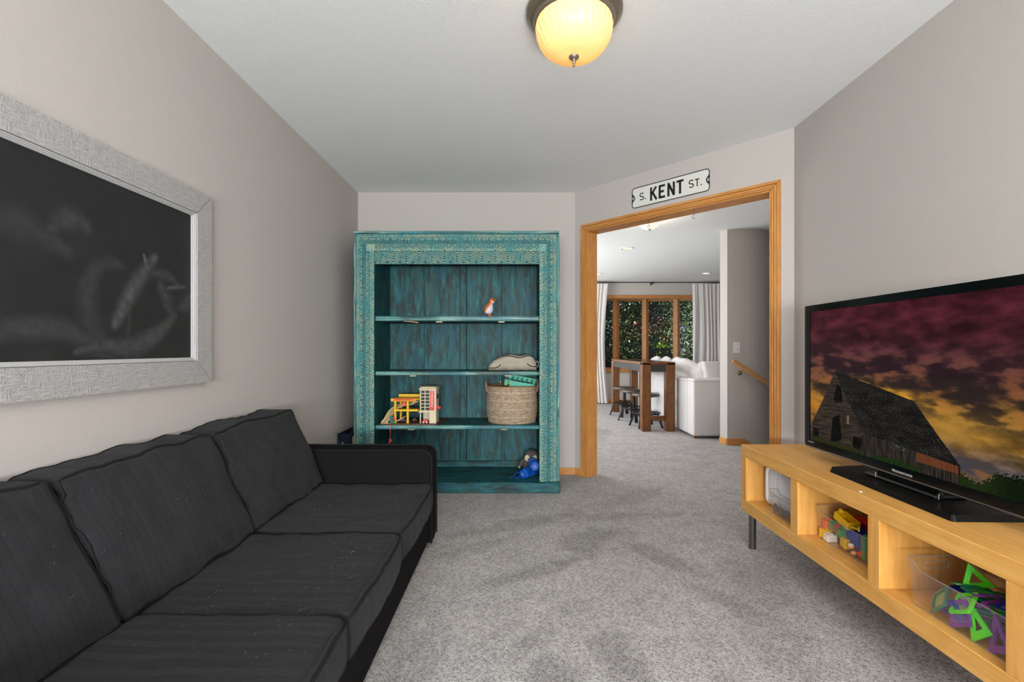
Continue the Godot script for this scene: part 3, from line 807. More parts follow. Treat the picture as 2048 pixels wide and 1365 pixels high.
func build_garden():
	var st := begin(); bxd(st, -14.0, 20.0, -0.5, -0.25, 9.75, 34.0, 0.0)
	tag(part(self, "ground", st, M["lawn"]), "", "", "", "structure")
	st = begin()   # one pointed leaf, folded along its rib
	st.set_smooth_group(0)
	for s in [-1.0, 1.0]:
		var a := Vector3(0, 0, 0); var b := Vector3(0, 0.0, 1.0); var c := Vector3(0.30 * s, 0.12, 0.38); var d := Vector3(0.22 * s, 0.10, 0.68)
		for t in [[a, c, d], [a, d, b]]: tri(st, t[0], t[1], t[2], Vector3.UP)
	var leaf := fin(st)
	var spots := [[1.35, 11.35, 1.0, 3.4, "broad dark green shrub outside the leftmost window pane"], [2.45, 11.65, 0.95, 3.6, "dense leafy shrub outside the window pane left of the centre post"], [3.35, 11.85, 0.85, 3.5, "shrub with a browned patch outside the pane right of the centre post"],
		[4.45, 11.35, 1.0, 3.4, "sunlit grey green shrub outside the window pane beside the right curtain"], [5.9, 11.6, 1.1, 3.5, "dark green shrub at the right end of the garden hedge"], [0.0, 11.6, 1.1, 3.5, "dark green shrub at the left end of the garden hedge"]]
	var n := 0
	for s in spots:
		var o = thing("shrub", s[4], "shrub", D(s[0], -0.25, s[1]), "shrubs behind the living room window")
		st = begin()
		for k in 9:
			var t := TAU * k / 9.0 + n
			var pts := curve_pts(PackedVector3Array([Vector3(0.06 * cos(t), 0, 0.06 * sin(t)), Vector3(0.25 * cos(t), 0.9, 0.2 * sin(t)), Vector3(0.30 * cos(t + 0.3), 2.0, 0.4 * sin(t + 0.3)), Vector3(0.32 * cos(t + 0.5), s[3] * 0.9, 0.4 * sin(t + 0.5))]), 4)
			tube(st, pts, 0.035, 6, false, 0.006)
			for q in 4:
				var at := pts[4 + q * 2]
				var dir := Vector3(rng.randf_range(-0.35, 0.35), rng.randf_range(0.3, 0.9), rng.randf_range(-0.6, 1)).normalized()
				tube(st, PackedVector3Array([at, at + dir * 0.25, at + dir * 0.42 + Vector3(0, 0.08, 0)]), 0.010, 5, false, 0.003)
		var br = part(o, "branches", st, M["bark"]); br.position = Vector3.ZERO
		var mm := MultiMesh.new(); mm.transform_format = MultiMesh.TRANSFORM_3D; mm.use_colors = true
		mm.mesh = leaf
		var count := 21000 if n in [1, 2, 3] else 12000
		mm.instance_count = count
		for k in count:
			var dirv := Vector3(rng.randfn(), rng.randfn() , rng.randfn()).normalized()
			var rad := pow(rng.randf(), 0.28)
			var p := Vector3(dirv.x * s[2] * rad, s[3] * 0.52 + dirv.y * s[3] * 0.52 * rad, dirv.z * 0.72 * rad)
			p += Vector3(sin(p.y * 5.0 + n), 0, cos(p.y * 4.0 + p.x * 5.0)) * 0.09
			var size := rng.randf_range(0.045, 0.085)
			var b := Basis.from_euler(Vector3(rng.randf_range(-1.2, 0.9), rng.randf() * TAU, rng.randf_range(-0.7, 0.7))).scaled(Vector3.ONE * size)
			mm.set_instance_transform(k, Transform3D(b, p))
			var g := rng.randf()
			var col := Color(0.10, 0.17, 0.075).lerp(Color(0.34, 0.43, 0.28), g * g)
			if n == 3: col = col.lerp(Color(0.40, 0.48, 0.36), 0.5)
			var wx: float = p.x + s[0]; var wy := p.y - 0.25
			if n in [1, 2]:
				var q := Vector2((wx - 3.40) / 0.55, (wy - 1.62) / 0.38).length() + 0.35 * sin(wx * 11.0 + wy * 7.0)
				if q < 0.9 and rng.randf() < 0.6: col = Color(0.38, 0.27, 0.21).lerp(Color(0.52, 0.39, 0.31), g)
				elif Vector2(wx - 3.42, wy - 1.12).length() < 0.14: col = Color(0.42, 0.58, 0.12)
				elif Vector2((wx - 2.5) / 0.5, (wy - 1.5) / 0.3).length() < 0.8 and rng.randf() < 0.35: col = Color(0.36, 0.30, 0.16)
			mm.set_instance_color(k, lin(col))
		var f := MultiMeshInstance3D.new(); f.name = "foliage"; f.multimesh = mm; f.material_override = M["leaf"]; f.set_meta("kind", "stuff")
		o.add_child(f, true)
		n += 1
	# a dark garden chair just outside
	var ch = thing("garden_chair", "dark slatted garden chair outside, its back just above the white cushions", "chair", D(3.12, -0.25, 10.55))
	for e in [["seat", 0.0, 0.68, 0.0, 0.5, 0.03, 0.46], ["back_rail", 0.0, 1.33, 0.0, 0.5, 0.05, 0.03], ["back_rail", 0.0, 0.92, 0.0, 0.5, 0.04, 0.03]]:
		st = begin(); bx(st, Vector3(e[1], e[2], 0.22 if e[0] != "seat" else 0.0), Vector3(e[4], e[5], e[6]), 0.005); part(ch, e[0], st, M["dark metal"]).position = Vector3.ZERO
	for k in 6:
		st = begin(); bx(st, Vector3(-0.2 + 0.08 * k, 1.12, 0.22), Vector3(0.03, 0.38, 0.015), 0.003); part(ch, "slat", st, M["dark metal"]).position = Vector3.ZERO
	for k in 4:
		st = begin(); var back := k < 2
		bx(st, Vector3(-0.235 if k % 2 == 0 else 0.235, 0.67 if back else 0.34, 0.22 if back else -0.2), Vector3(0.035, 1.34 if back else 0.68, 0.035), 0.004); part(ch, "leg", st, M["dark metal"]).position = Vector3.ZERO

# ---------------------------------------------------------------- the carved bookcase
const CX0 := -1.222
const CX1 := 0.3035
const OX0 := -1.0837
const OX1 := 0.1707
const CF := 3.585   # distance of its face
const CTOP := 1.960

func noise_at(n: FastNoiseLite, x: float, y: float) -> float:
	return n.get_noise_2d(x, y)

func build_bookcase():
	var o = thing("bookcase", "tall turquoise carved wooden bookcase with four shelves against the back wall", "bookcase", D(-0.459, 0, 3.83))
	var n1 := FastNoiseLite.new(); n1.seed = 3; n1.frequency = 7.0; n1.fractal_octaves = 3
	var n2 := FastNoiseLite.new(); n2.seed = 5; n2.frequency = 60.0; n2.fractal_octaves = 2
	# relief of the frame: from the outer edge inwards a grid, a row of blocks, a groove, a scroll and a rope
	var relief := func(x: float, y: float) -> Vector2:   # (height in metres, bareness of the raised wood 0..1)
		var el := x - CX0
		var er := CX1 - x
		var et := CTOP - y
		var a := minf(minf(el, er), et)
		var b := y if a < et else x
		if et < 0.13 and (el < 0.138 or er < 0.133) and a >= 0.080:   # rosettes in the inner corners
			var cx := CX0 + 0.109 if el < er else CX1 - 0.105
			var r := Vector2(x - cx, y - (CTOP - 0.105))
			var pet := 0.5 + 0.5 * cos(5.0 * r.angle())
			return Vector2(0.004 + 0.004 * clampf((0.016 + 0.010 * pet - r.length()) / 0.004, 0.0, 1.0), 0.9)
		if a < 0.004: return Vector2(0.002, 0.3)
		if a < 0.030:
			var rung := absf(fposmod(b, 0.0098) / 0.0098 - 0.5) * 2.0
			var mid := absf(a - 0.017) / 0.0025
			var v := clampf((0.86 - rung) * 6.0, 0.0, 1.0) * clampf(mid - 0.2, 0.0, 1.0) * clampf((a - 0.005) / 0.003, 0, 1) * clampf((0.029 - a) / 0.003, 0, 1)
			return Vector2(0.0035 * v, v)
		if a < 0.067:
			var k := fposmod(b, 0.0535) / 0.0535
			var low := 0.056 - 0.018 * absf(sin(k * PI * 3.0))
			var v := clampf((low - a) / 0.0025, 0.0, 1.0) * clampf((absf(k - 0.5) * -2.0 + 0.93) * 12.0, 0.0, 1.0) * clampf((a - 0.033) / 0.002, 0.0, 1.0)
			var leafy := clampf(1.0 - absf(a - 0.062 + 0.006 * cos(k * TAU * 3.0)) / 0.0025, 0.0, 1.0)
			return Vector2(0.0045 * maxf(v, leafy * 0.6), maxf(v, leafy * 0.5))
		if a < 0.074: return Vector2(-0.004, 0.0)
		if a < 0.083: return Vector2(0.003, 0.45)
		if a < 0.109:
			var s := b / 0.046
			var c := 0.096 + 0.009 * sin(TAU * s)
			var w := absf(a - c)
			var lobe := Vector2((fposmod(s, 1.0) - 0.25) * 0.046, a - 0.090).length()
			var lobe2 := Vector2((fposmod(s, 1.0) - 0.75) * 0.046, a - 0.102).length()
			var v := maxf(clampf((0.0035 - w) / 0.0015, 0, 1), maxf(clampf((0.0055 - lobe) / 0.002, 0, 1), clampf((0.0055 - lobe2) / 0.002, 0, 1)))
			v = maxf(v, clampf((0.35 + 0.65 * sin(b * 620.0 + a * 500.0)) - 0.5, 0.0, 0.5))
			return Vector2(0.004 * v - 0.001, v * 0.85)
		var ph := fposmod(b / 0.0195 + (a - 0.11) / 0.028 * 0.9, 1.0)
		var rope := sqrt(maxf(0.0, 1.0 - pow((ph - 0.5) * 2.0, 2.0)))
		var cut := clampf(1.0 - Vector2((ph - 0.08) * 0.0195, a - 0.122).length() / 0.0045, 0.0, 1.0)
		return Vector2(0.0055 * rope - 0.004 * cut, 0.9 * rope - cut)
	var paint := func(x: float, y: float, h: Vector2) -> Color:
		var big := n1.get_noise_2d(x, y)
		var fine := n2.get_noise_2d(x, y)
		var low := Color(0.07, 0.30, 0.36).lerp(Color(0.14, 0.38, 0.36), clampf(0.5 + big, 0, 1))
		var high := Color(0.47, 0.64, 0.60).lerp(Color(0.64, 0.68, 0.57), clampf(0.45 + 1.3 * n1.get_noise_2d(x + 9.0, y * 1.4), 0, 1))
		var c := low.lerp(high, clampf(h.y * 0.9 + 0.16 + 0.25 * fine, 0.0, 1.0))
		c = c.lerp(Color(0.16, 0.46, 0.52), clampf(big * 1.5 - 0.30, 0.0, 0.5))
		if fine < -0.42: c = c.lerp(Color(0.05, 0.20, 0.20), 0.5)
		return lin(c)
	for e in [["stile", CX0, OX0, 0.079, CTOP - 0.132], ["stile", OX1, CX1, 0.079, CTOP - 0.132], ["lintel", CX0, CX1, CTOP - 0.132, CTOP]]:
		var st := begin()
		var x0: float = e[1]; var x1: float = e[2]; var y0: float = e[3]; var y1: float = e[4]
		var nu := int((x1 - x0) / 0.0021); var nv := int((y1 - y0) / 0.0021)
		sheet(st, nu, nv, func(u, v):
			var x := lerpf(x0, x1, u); var y := lerpf(y0, y1, v)
			return D(x, y, CF - relief.call(x, y).x), Vector2.ONE, func(u, v):
			var x := lerpf(x0, x1, u); var y := lerpf(y0, y1, v)
			return paint.call(x, y, relief.call(x, y)), Vector3(0, 0, 1))
		var board := begin(); bxd(board, x0, x1, y0, y1, CF + 0.008, CF + 0.03, 0.0, 1)
		var s = part(o, e[0], board, M["teal boards"])
		part(s, "carving", st, M["carved paint"], "carved bands rubbed pale")
	# scalloped valance under the lintel
	var vst := begin()
	var vy0 := 1.733; var vy1 := CTOP - 0.132
	var pitch := (OX1 - OX0) / 13.0
	var vrel := func(x: float, y: float) -> Vector2:
		var s := (x - OX0) / pitch
		var dx := absf(fposmod(s, 1.0) - 0.5) * pitch
		var t := vy1 - y
		if t > 0.091: return Vector2(0.003, 0.6)
		var w := t + 20.0 * dx * dx
		var v := 0.5 - 0.5 * cos(TAU * w / 0.0185)
		if w > 0.106: v = 0.15
		if dx < 0.0022 and t > 0.018: v = -0.3
		return Vector2(0.004 * v, clampf(v * 1.4 - 0.25, 0.0, 1.0))
	sheet(vst, 640, 48, func(u, v):
		var x := lerpf(OX0, OX1, u); var y := lerpf(vy0, vy1, v)
		return D(x, y, CF + 0.012 - vrel.call(x, y).x), Vector2.ONE, func(u, v):
		var x := lerpf(OX0, OX1, u); var y := lerpf(vy0, vy1, v)
		var hv: Vector2 = vrel.call(x, y)
		return paint.call(x, y, Vector2(hv.x, hv.y * 1.35 - 0.22)), Vector3(0, 0, 1))
	var vb := begin(); bxd(vb, OX0, OX1, vy0, vy1, CF + 0.014, CF + 0.035, 0.0, 0)
	part(part(o, "valance", vb, M["teal boards"]), "carving", vst, M["carved paint"], "carved scallops")
	# cornice, plinth, sides, top
	var st := begin(); bxd(st, -1.241, 0.3187, CTOP, 1.979, CF - 0.018, 4.06, 0.005, 0); part(o, "cornice", st, M["teal edge"])
	st = begin(); bxd(st, -1.249, 0.327, 0.0, 0.079, 3.55, 4.06, 0.006, 0); part(o, "plinth", st, M["teal boards"])
	for s in [[CX0, OX0], [OX1, CX1]]:
		st = begin(); bxd(st, s[0], s[1], 0.079, CTOP, CF + 0.03, 4.06, 0.0, 1); part(o, "side_panel", st, M["teal boards deep"])
	for s in [CX0 - 0.009, CX1 + 0.009]:
		st = begin(); bxd(st, s - 0.009, s + 0.009, 0.079, CTOP, CF - 0.004, CF + 0.05, 0.005, 1); part(o, "edge_moulding", st, M["teal edge"])
	# boards of the back, framed by a middle stile and a foot rail
	var mats := ["teal boards", "teal boards pale", "teal boards deep"]
	var edges := [OX0, -0.79, -0.488, -0.428, -0.13, OX1]
	for k in edges.size() - 1:
		if k == 2: continue
		st = begin(); bxd(st, edges[k] + 0.0006, edges[k + 1] - 0.0006, 0.079, CTOP, 4.032, 4.05, 0.0018, 1)
		part(o, "back_board", st, M[mats[k % 3]])
	st = begin(); bxd(st, OX0, OX1, 0.079, CTOP, 4.05, 4.06, 0.0, 1); part(o, "back_panel", st, M["teal boards deep"])
	st = begin(); bxd(st, -0.488, -0.428, 0.079, CTOP, 4.018, 4.05, 0.004, 1); part(o, "back_stile", st, M["teal boards"])
	for r in [[0.079, 0.135]]:
		st = begin(); bxd(st, OX0, OX1, r[0], r[1], 4.014, 4.05, 0.006, 0); part(o, "back_rail", st, M["teal boards"])
	# shelves
	var nn := 0
	for y in [[1.336, 0.036], [0.9125, 0.028], [0.5005, 0.028]]:
		st = begin(); bxd(st, OX0, OX1, y[0] - y[1], y[0], 3.622, 4.05, 0.004, 0)
		var sh = part(o, "shelf", st, M["teal boards deep"])
		st = begin(); bxd(st, OX0, OX1, y[0] - y[1], y[0] + 0.001, 3.606, 3.622, 0.006, 0); part(sh, "front_edge", st, M["teal edge"], "rubbed pale front edge")
		for x in ([-0.60, -0.12] if nn == 0 else [-0.80, -0.07] if nn == 1 else [-0.815, -0.1]):
			st = begin(); bxd(st, x - 0.025, x + 0.025, y[0] - y[1] - 0.010, y[0] - y[1], 3.63, 3.67, 0.003); part(sh, "clip", st, M["ivory plastic"], "small pale clip")
		nn += 1
	st = begin()   # a lifted paint flake under the top shelf
	prism(st, P2([[-0.865, 1.296], [-0.80, 1.290], [-0.755, 1.283], [-0.752, 1.291], [-0.80, 1.300], [-0.865, 1.300]]), -3.61, -3.607, ID)
	part(o, "paint_flake", st, M["kraft board"])

# ---------------------------------------------------------------- what stands on the shelves
func lettering(parent, called, text: String, size: float, at: Transform3D, m: Material, width := 1.0, depth := 0.0012, bold := false):
	var t := TextMesh.new(); t.text = text; t.font_size = 64; t.pixel_size = size / 64.0 / 0.72; t.depth = depth
	var f := SystemFont.new(); f.font_names = PackedStringArray(["Droid Sans"]); f.font_weight = 700 if bold else 400
	t.font = f
	var o := MeshInstance3D.new(); o.name = called; o.mesh = t; o.material_override = m
	var off: Vector3 = parent.get_meta("origin") if parent.has_meta("origin") else Vector3.ZERO
	o.transform = Transform3D(at.basis * Basis.from_scale(Vector3(width, 1, 1)), at.origin - off)
	parent.add_child(o, true)
	return o

func build_shelf_things():
	var st: SurfaceTool
	# the bird: egg body, head, beak, tail and a tapered foot
	var bird = thing("bird_figurine", "small painted wooden bird with orange back on the top shelf", "figurine", D(-0.218, 1.337, 3.80))
	bird.scale = Vector3.ONE * 1.2
	st = begin()
	var bpos := func(u, v):
		var t: float = PI * v; var a: float = TAU * u
		var axis := Vector3(0.30, 0.95, 0).normalized()   # the body leans to the right as it rises
		var r := 0.030 * pow(sin(t), 0.85) * (1.0 + 0.30 * cos(t) - 0.20 * maxf(0.0, -cos(t)))
		var side := Vector3(0.95, -0.30, 0)
		return Vector3(-0.006, 0.066, 0) - axis * cos(t) * 0.044 + side * r * cos(a) * 1.02 + Vector3(0, 0, 1) * r * sin(a)
	sheet(st, 32, 24, bpos, Vector2.ONE, func(u, v):
		var p: Vector3 = bpos.call(u, v)
		var back := (-p.x * 0.85 + (p.y - 0.066) * 0.62)
		return lin(Color(0.78, 0.44, 0.20).lerp(Color(0.86, 0.83, 0.87), clampf((0.012 - back) / 0.006, 0.0, 1.0))))
	var bb = part(bird, "body", st, M["painted wood"]); bb.position = Vector3.ZERO
	st = begin()
	sheet(st, 20, 12, func(u, v): return Vector3(0.013, 0.112, 0) + Vector3(sin(PI * v) * cos(TAU * u), -cos(PI * v), sin(PI * v) * sin(TAU * u)) * 0.019, Vector2.ONE, func(u, v): return lin(Color(0.85, 0.45, 0.15) if v > 0.45 or cos(TAU * u) < 0.0 else Color(0.86, 0.83, 0.87)))
	part(bird, "head", st, M["painted wood"]).position = Vector3.ZERO
	st = begin(); tube(st, PackedVector3Array([Vector3(0.026, 0.116, 0), Vector3(0.040, 0.122, 0)]), 0.006, 8, false, 0.001); part(bird, "beak", st, M["toy orange"]).position = Vector3.ZERO
	st = begin(); bx(st, Vector3(0, 0, 0), Vector3(0.042, 0.008, 0.018), 0.003, 0, Transform3D(Basis(Vector3.BACK, 0.72), Vector3(-0.042, 0.036, 0))); part(bird, "tail", st, M["toy brown"]).position = Vector3.ZERO
	st = begin(); lathe(st, P2([[0, 0], [0.016, 0], [0.015, 0.004], [0.007, 0.034], [0, 0.034]]), 16); part(bird, "foot", st, M["toy orange"]).position = Vector3.ZERO
	for z in [0.016, -0.016]:
		st = begin(); ball(st, Vector3(0.022, 0.117, z), Vector3.ONE * 0.003, 8); part(bird, "eye", st, M["black trim"]).position = Vector3.ZERO

	# cream pouch with black piping
	var bag = thing("knit_pouch", "cream knitted pouch with black piping lying on the second shelf", "pouch", D(-0.03, 0.913, 3.78))
	st = begin()
	var pouch := func(u, v):   # u round the section, v along
		var x: float = lerpf(-0.195, 0.185, v)
		var endk := pow(clampf(minf(v, 1.0 - v) / 0.10, 0.0, 1.0), 0.35)
		var hgt := (0.062 + 0.062 * smoothstep(0.0, 0.34, v) - 0.018 * smoothstep(0.82, 1.0, v) + 0.006 * sin(v * 17.0)) * (0.45 + 0.55 * endk)
		var a = TAU * u
		var c := signf(cos(a)) * pow(absf(cos(a)), 0.6); var s := signf(sin(a)) * pow(absf(sin(a)), 0.75)
		return Vector3(x, hgt * 0.5 + hgt * 0.5 * s + 0.0015, 0.11 * c * (0.55 + 0.45 * endk) + 0.004 * sin(x * 60.0 + a * 3.0))
	sheet(st, 40, 60, pouch, Vector2(1, 1))
	for e in [0.0, 1.0]:
		st.set_smooth_group(0)
		var base: int = st.get_meta("count")
		var mid := Vector3.ZERO
		for k in 40: mid += pouch.call(k / 40.0, e) / 40.0
		st.set_uv(Vector2.ZERO); st.add_vertex(mid)
		for k in 41: st.set_uv(Vector2.ZERO); st.add_vertex(pouch.call(k / 40.0, e))
		for k in 40:
			for q in ([base, base + 1 + k, base + 2 + k] if e > 0.5 else [base, base + 2 + k, base + 1 + k]): st.add_index(q)
		st.set_meta("count", base + 42)
	part(bag, "body", st, M["cream knit"]).position = Vector3.ZERO
	st = begin()
	for run in [[0.17, 0.30, 0.92, 0.06], [0.27, 0.36, 0.80, -0.03], [0.995, 0.03, 0.26, 0.05], [0.995, 0.80, 0.985, 0.04]]:
		var pts := PackedVector3Array()
		for k in 25:
			var t := k / 24.0
			var uu: float = run[0] - run[3] * sin(PI * t)
			var p: Vector3 = pouch.call(fposmod(uu, 1.0), lerpf(run[1], run[2], t))
			pts.append(p + (p - Vector3(p.x, 0.06, 0)).normalized() * 0.002)
		tube(st, pts, 0.0035, 6)
	part(bag, "piping", st, M["black trim"], "black piping").position = Vector3.ZERO
	st = begin()
	var loop := PackedVector3Array()
	for k in 13: loop.append(Vector3(0.182 + 0.022 * sin(PI * k / 12.0), 0.052 + 0.022 * cos(PI * k / 12.0), 0.03))
	tube(st, loop, 0.006, 8); part(bag, "loop", st, M["cream knit"]).position = Vector3.ZERO

	# seagrass basket
	var bk = thing("basket", "round woven seagrass basket at the right end of the third shelf", "basket", D(-0.040, 0.5015, 3.83))
	st = begin()
	var weave := FastNoiseLite.new(); weave.seed = 4; weave.frequency = 9.0
	var rad := func(y: float) -> float: return 0.190 + 0.011 * smoothstep(0.0, 0.10, y) + 0.004 * sin(y * 14.0)
	var outer := func(u, v):
		var y: float = v * 0.288
		var row := absf(sin(PI * y / 0.0105))
		var rib := absf(sin(PI * u * 132.0))
		var r: float = rad.call(y) + 0.0030 * row * (0.35 + 0.65 * rib)
		return Vector3(r * cos(TAU * u), y, r * 0.94 * sin(TAU * u))
	sheet(st, 660, 110, outer, Vector2.ONE, func(u, v):
		var y: float = v * 0.288
		var row := absf(sin(PI * y / 0.0105))
		var rib := absf(sin(PI * u * 132.0))
		var k := row * (0.30 + 0.70 * rib)
		var n := weave.get_noise_2d(u * 3.0, y * 6.0)
		var c := Color(0.36, 0.29, 0.24).lerp(Color(0.80, 0.72, 0.61), clampf(k * 1.2 + n * 0.4, 0, 1))
		if fposmod(y + 0.01, 0.062) < 0.006: c = c.lerp(Color(0.80, 0.72, 0.60), 0.5)
		return lin(c))
	part(bk, "body", st, M["seagrass"]).position = Vector3.ZERO
	st = begin()
	sheet(st, 96, 40, func(u, v): var y: float = 0.288 - v * 0.284; return Vector3((rad.call(y) - 0.006) * cos(TAU * u), y, (rad.call(y) - 0.006) * 0.94 * sin(TAU * u)), Vector2.ONE, func(_u, _v): return lin(Color(0.55, 0.44, 0.33)))
	var cc := func(_u, _v): return lin(Color(0.55, 0.44, 0.33))
	sheet(st, 48, 2, func(u, v): return Vector3(0.186 * v * cos(TAU * u), 0.004, 0.176 * v * sin(TAU * u)), Vector2.ONE, cc)
	part(bk, "lining", st, M["seagrass"]).position = Vector3.ZERO
	st = begin()
	var rim := PackedVector3Array()
	for k in 48: rim.append(Vector3(0.202 * cos(TAU * k / 48.0), 0.287, 0.190 * sin(TAU * k / 48.0)))
	tube(st, rim, 0.006, 8, true); part(bk, "rim", st, M["kraft board"]).position = Vector3.ZERO
	for sx in [-1.0, 1.0]:
		st = begin()
		tube(st, curve_pts(PackedVector3Array([Vector3(0.198 * sx, 0.245, -0.06), Vector3(0.208 * sx, 0.30, -0.05), Vector3(0.200 * sx + 0.004 * (sx - 1), 0.330, 0.0), Vector3(0.208 * sx, 0.30, 0.05), Vector3(0.198 * sx, 0.245, 0.06)]), 6), 0.008, 8)
		part(bk, "handle", st, M["kraft board"]).position = Vector3.ZERO
	# in the basket
	var tray = thing("plastic_tray", "mint green plastic tray with cut-outs sticking out of the basket", "tray", D(0.035, 0.73, 3.86))
	var tx := Transform3D(Basis(Vector3.BACK, -0.17) * Basis(Vector3.UP, -0.22) * Basis(Vector3.RIGHT, 0.32), Vector3(0, 0.085, 0))
	st = begin()
	bx(st, Vector3(0, 0.0, 0.065), Vector3(0.25, 0.052, 0.006), 0.002, 0, tx); bx(st, Vector3(0, 0.0, -0.065), Vector3(0.25, 0.052, 0.006), 0.002, 0, tx)
	bx(st, Vector3(-0.122, 0.0, 0), Vector3(0.006, 0.052, 0.124), 0.002, 0, tx); bx(st, Vector3(0.122, 0.0, 0), Vector3(0.006, 0.052, 0.124), 0.002, 0, tx); bx(st, Vector3(0, -0.022, 0), Vector3(0.24, 0.006, 0.125), 0.001, 0, tx)
	for k in 5: bx(st, Vector3(-0.08 + 0.04 * k, 0.0, 0), Vector3(0.005, 0.042, 0.124), 0.001, 0, tx)
	part(tray, "body", st, M["mint plastic"]).position = Vector3.ZERO
	st = begin()
	for k in 4: bx(st, Vector3(-0.06 + 0.04 * k, 0.012, 0.03), Vector3(0.026, 0.004, 0.03), 0.001, 0, tx)
	part(tray, "slot", st, M["toy dark window"]).position = Vector3.ZERO
	var peg = thing("gold_finial", "taller gold beaded finial rising from the basket, farther from the tray", "finial", D(-0.133, 0.5065, 3.80))
	st = begin()
	lathe(st, P2([[0, 0], [0.03, 0], [0.03, 0.006], [0.004, 0.010], [0.004, 0.285], [0.008, 0.290], [0.0045, 0.296], [0.009, 0.303], [0.009, 0.307], [0.004, 0.313], [0.007, 0.320], [0.005, 0.327], [0, 0.331]]), 16)
	part(peg, "stem", st, M["gold"]).position = Vector3.ZERO
	var peg2 = copy(peg, "shorter gold beaded finial rising from the basket, close to the mint tray")
	peg2.position = D(-0.070, 0.5065, 3.80); peg2.scale = Vector3(1, 0.965, 1)
	build_garage()

	# plush bird, two dumb-bells and a rubber band on the bottom board
	var pl = thing("plush_bird", "grey plush bird toy with cream face behind the blue dumb-bells", "soft toy", D(0.105, 0.080, 3.86))
	st = begin()
	ball(st, Vector3(0, 0.062, 0), Vector3(0.060, 0.062, 0.055)); part(pl, "body", st, M["grey plush"]).position = Vector3.ZERO
	st = begin(); ball(st, Vector3(0.012, 0.135, 0.01), Vector3(0.055, 0.050, 0.050)); part(pl, "head", st, M["grey plush"]).position = Vector3.ZERO
	st = begin(); ball(st, Vector3(-0.022, 0.125, 0.046), Vector3(0.024, 0.027, 0.016)); ball(st, Vector3(0.036, 0.125, 0.046), Vector3(0.022, 0.025, 0.016)); part(pl, "face", st, M["cream plush"], "cream eye patches").position = Vector3.ZERO
	for x in [-0.014, 0.032]:
		st = begin(); ball(st, Vector3(x, 0.119, 0.062), Vector3.ONE * 0.006, 10); part(pl, "eye", st, M["black trim"]).position = Vector3.ZERO
	st = begin(); tube(st, PackedVector3Array([Vector3(0.010, 0.110, 0.052), Vector3(0.012, 0.104, 0.085)]), 0.014, 10, false, 0.003); part(pl, "beak", st, M["toy orange"]).position = Vector3.ZERO
	for sx in [-1.0, 1.0]:
		st = begin(); ball(st, Vector3(0.070 * sx, 0.075, 0.01), Vector3(0.018, 0.045, 0.028), 14, Basis(Vector3.BACK, 0.55 * sx)); part(pl, "wing", st, M["grey plush"]).position = Vector3.ZERO
		st = begin(); ball(st, Vector3(0.085 * sx, 0.050, 0.015), Vector3(0.012, 0.016, 0.018), 12); part(pl, "wing_tip", st, M["cream plush"]).position = Vector3.ZERO
	var db = thing("dumbbell", "upper blue dumb-bell marked 8, resting on the other one", "dumbbell", Vector3.ZERO)
	for z in [0.052, -0.052]:
		var hex := PackedVector2Array()
		for k in 6: hex.append(Vector2(cos(TAU * k / 6.0), sin(TAU * k / 6.0)) * 0.043)
		st = begin()
		prism(st, hex, z - signf(z) * 0.030, z + signf(z) * 0.018, ID); prism(st, hex, z + signf(z) * 0.018, z + signf(z) * 0.030, ID, 0, 0.009)
		part(db, "head", st, M["blue vinyl"])
	st = begin(); tube(st, PackedVector3Array([Vector3(0, 0, -0.024), Vector3(0, 0, 0.024)]), 0.015, 14); part(db, "grip", st, M["blue vinyl"])
	lettering(db, "number", "8", 0.026, Transform3D(Basis(Vector3.BACK, 0.45), Vector3(0, 0, 0.0825)), M["grey print"])
	var db2 = copy(db, "lower blue dumb-bell marked 8, lying on the bottom board")
	place(db, D(0.132, 0.176, 3.735), Basis(Vector3.UP, 0.08) * Basis(Vector3.BACK, 0.14))
	place(db2, D(0.092, 0.118, 3.715), Basis(Vector3.UP, -0.62) * Basis(Vector3.BACK, 0.52))
	var band = thing("rubber_band", "crumpled flat blue exercise band on the bottom board left of the dumb-bells", "exercise band", D(0.0, 0.080, 3.70))
	st = begin()
	var bandc := curve_pts(PackedVector3Array([Vector3(-0.055, 0.004, 0.01), Vector3(-0.030, 0.008, 0.0), Vector3(-0.012, 0.030, -0.01), Vector3(0.010, 0.040, -0.005), Vector3(0.024, 0.020, 0.0), Vector3(0.006, 0.006, 0.012), Vector3(-0.015, 0.006, 0.02), Vector3(0.03, 0.003, 0.02)]), 6)
	for k in bandc.size() - 1:
		var a := bandc[k]; var b := bandc[k + 1]
		var m := (a + b) / 2.0
		var dir := (b - a).normalized()
		bx(st, Vector3.ZERO, Vector3(a.distance_to(b) + 0.001, 0.003, 0.034), 0.001, 0, Transform3D(Basis(dir, Vector3.BACK.cross(dir), Vector3.BACK), m))
	part(band, "band", st, M["blue vinyl"]).position = Vector3.ZERO

	# between the bookcase and the left wall
	var nb = thing("storage_box", "tall navy fabric box squeezed between bookcase and left wall", "box", D(-1.32, 0, 3.75))
	st = begin()
	for w in [[-1.366, -1.360, 3.60, 3.90], [-1.280, -1.274, 3.60, 3.90], [-1.360, -1.280, 3.60, 3.606], [-1.360, -1.280, 3.894, 3.90]]: bxd(st, w[0], w[1], 0.0, 0.440, w[2], w[3], 0.003, 1)
	bxd(st, -1.36, -1.28, 0.0, 0.006, 3.606, 3.894, 0.0); part(nb, "body", st, M["navy cloth"])
	st = begin(); bxd(st, -1.362, -1.278, 0.428, 0.4345, 3.597, 3.6005, 0.001); part(nb, "hem", st, M["navy cloth"])
	st = begin(); prism(st, P2([[-1.277, 0.40], [-1.262, 0.415], [-1.252, 0.47], [-1.262, 0.475], [-1.280, 0.435]]), -3.80, -3.62, ID); part(nb, "flap", st, M["navy dark"], "open lid flap")
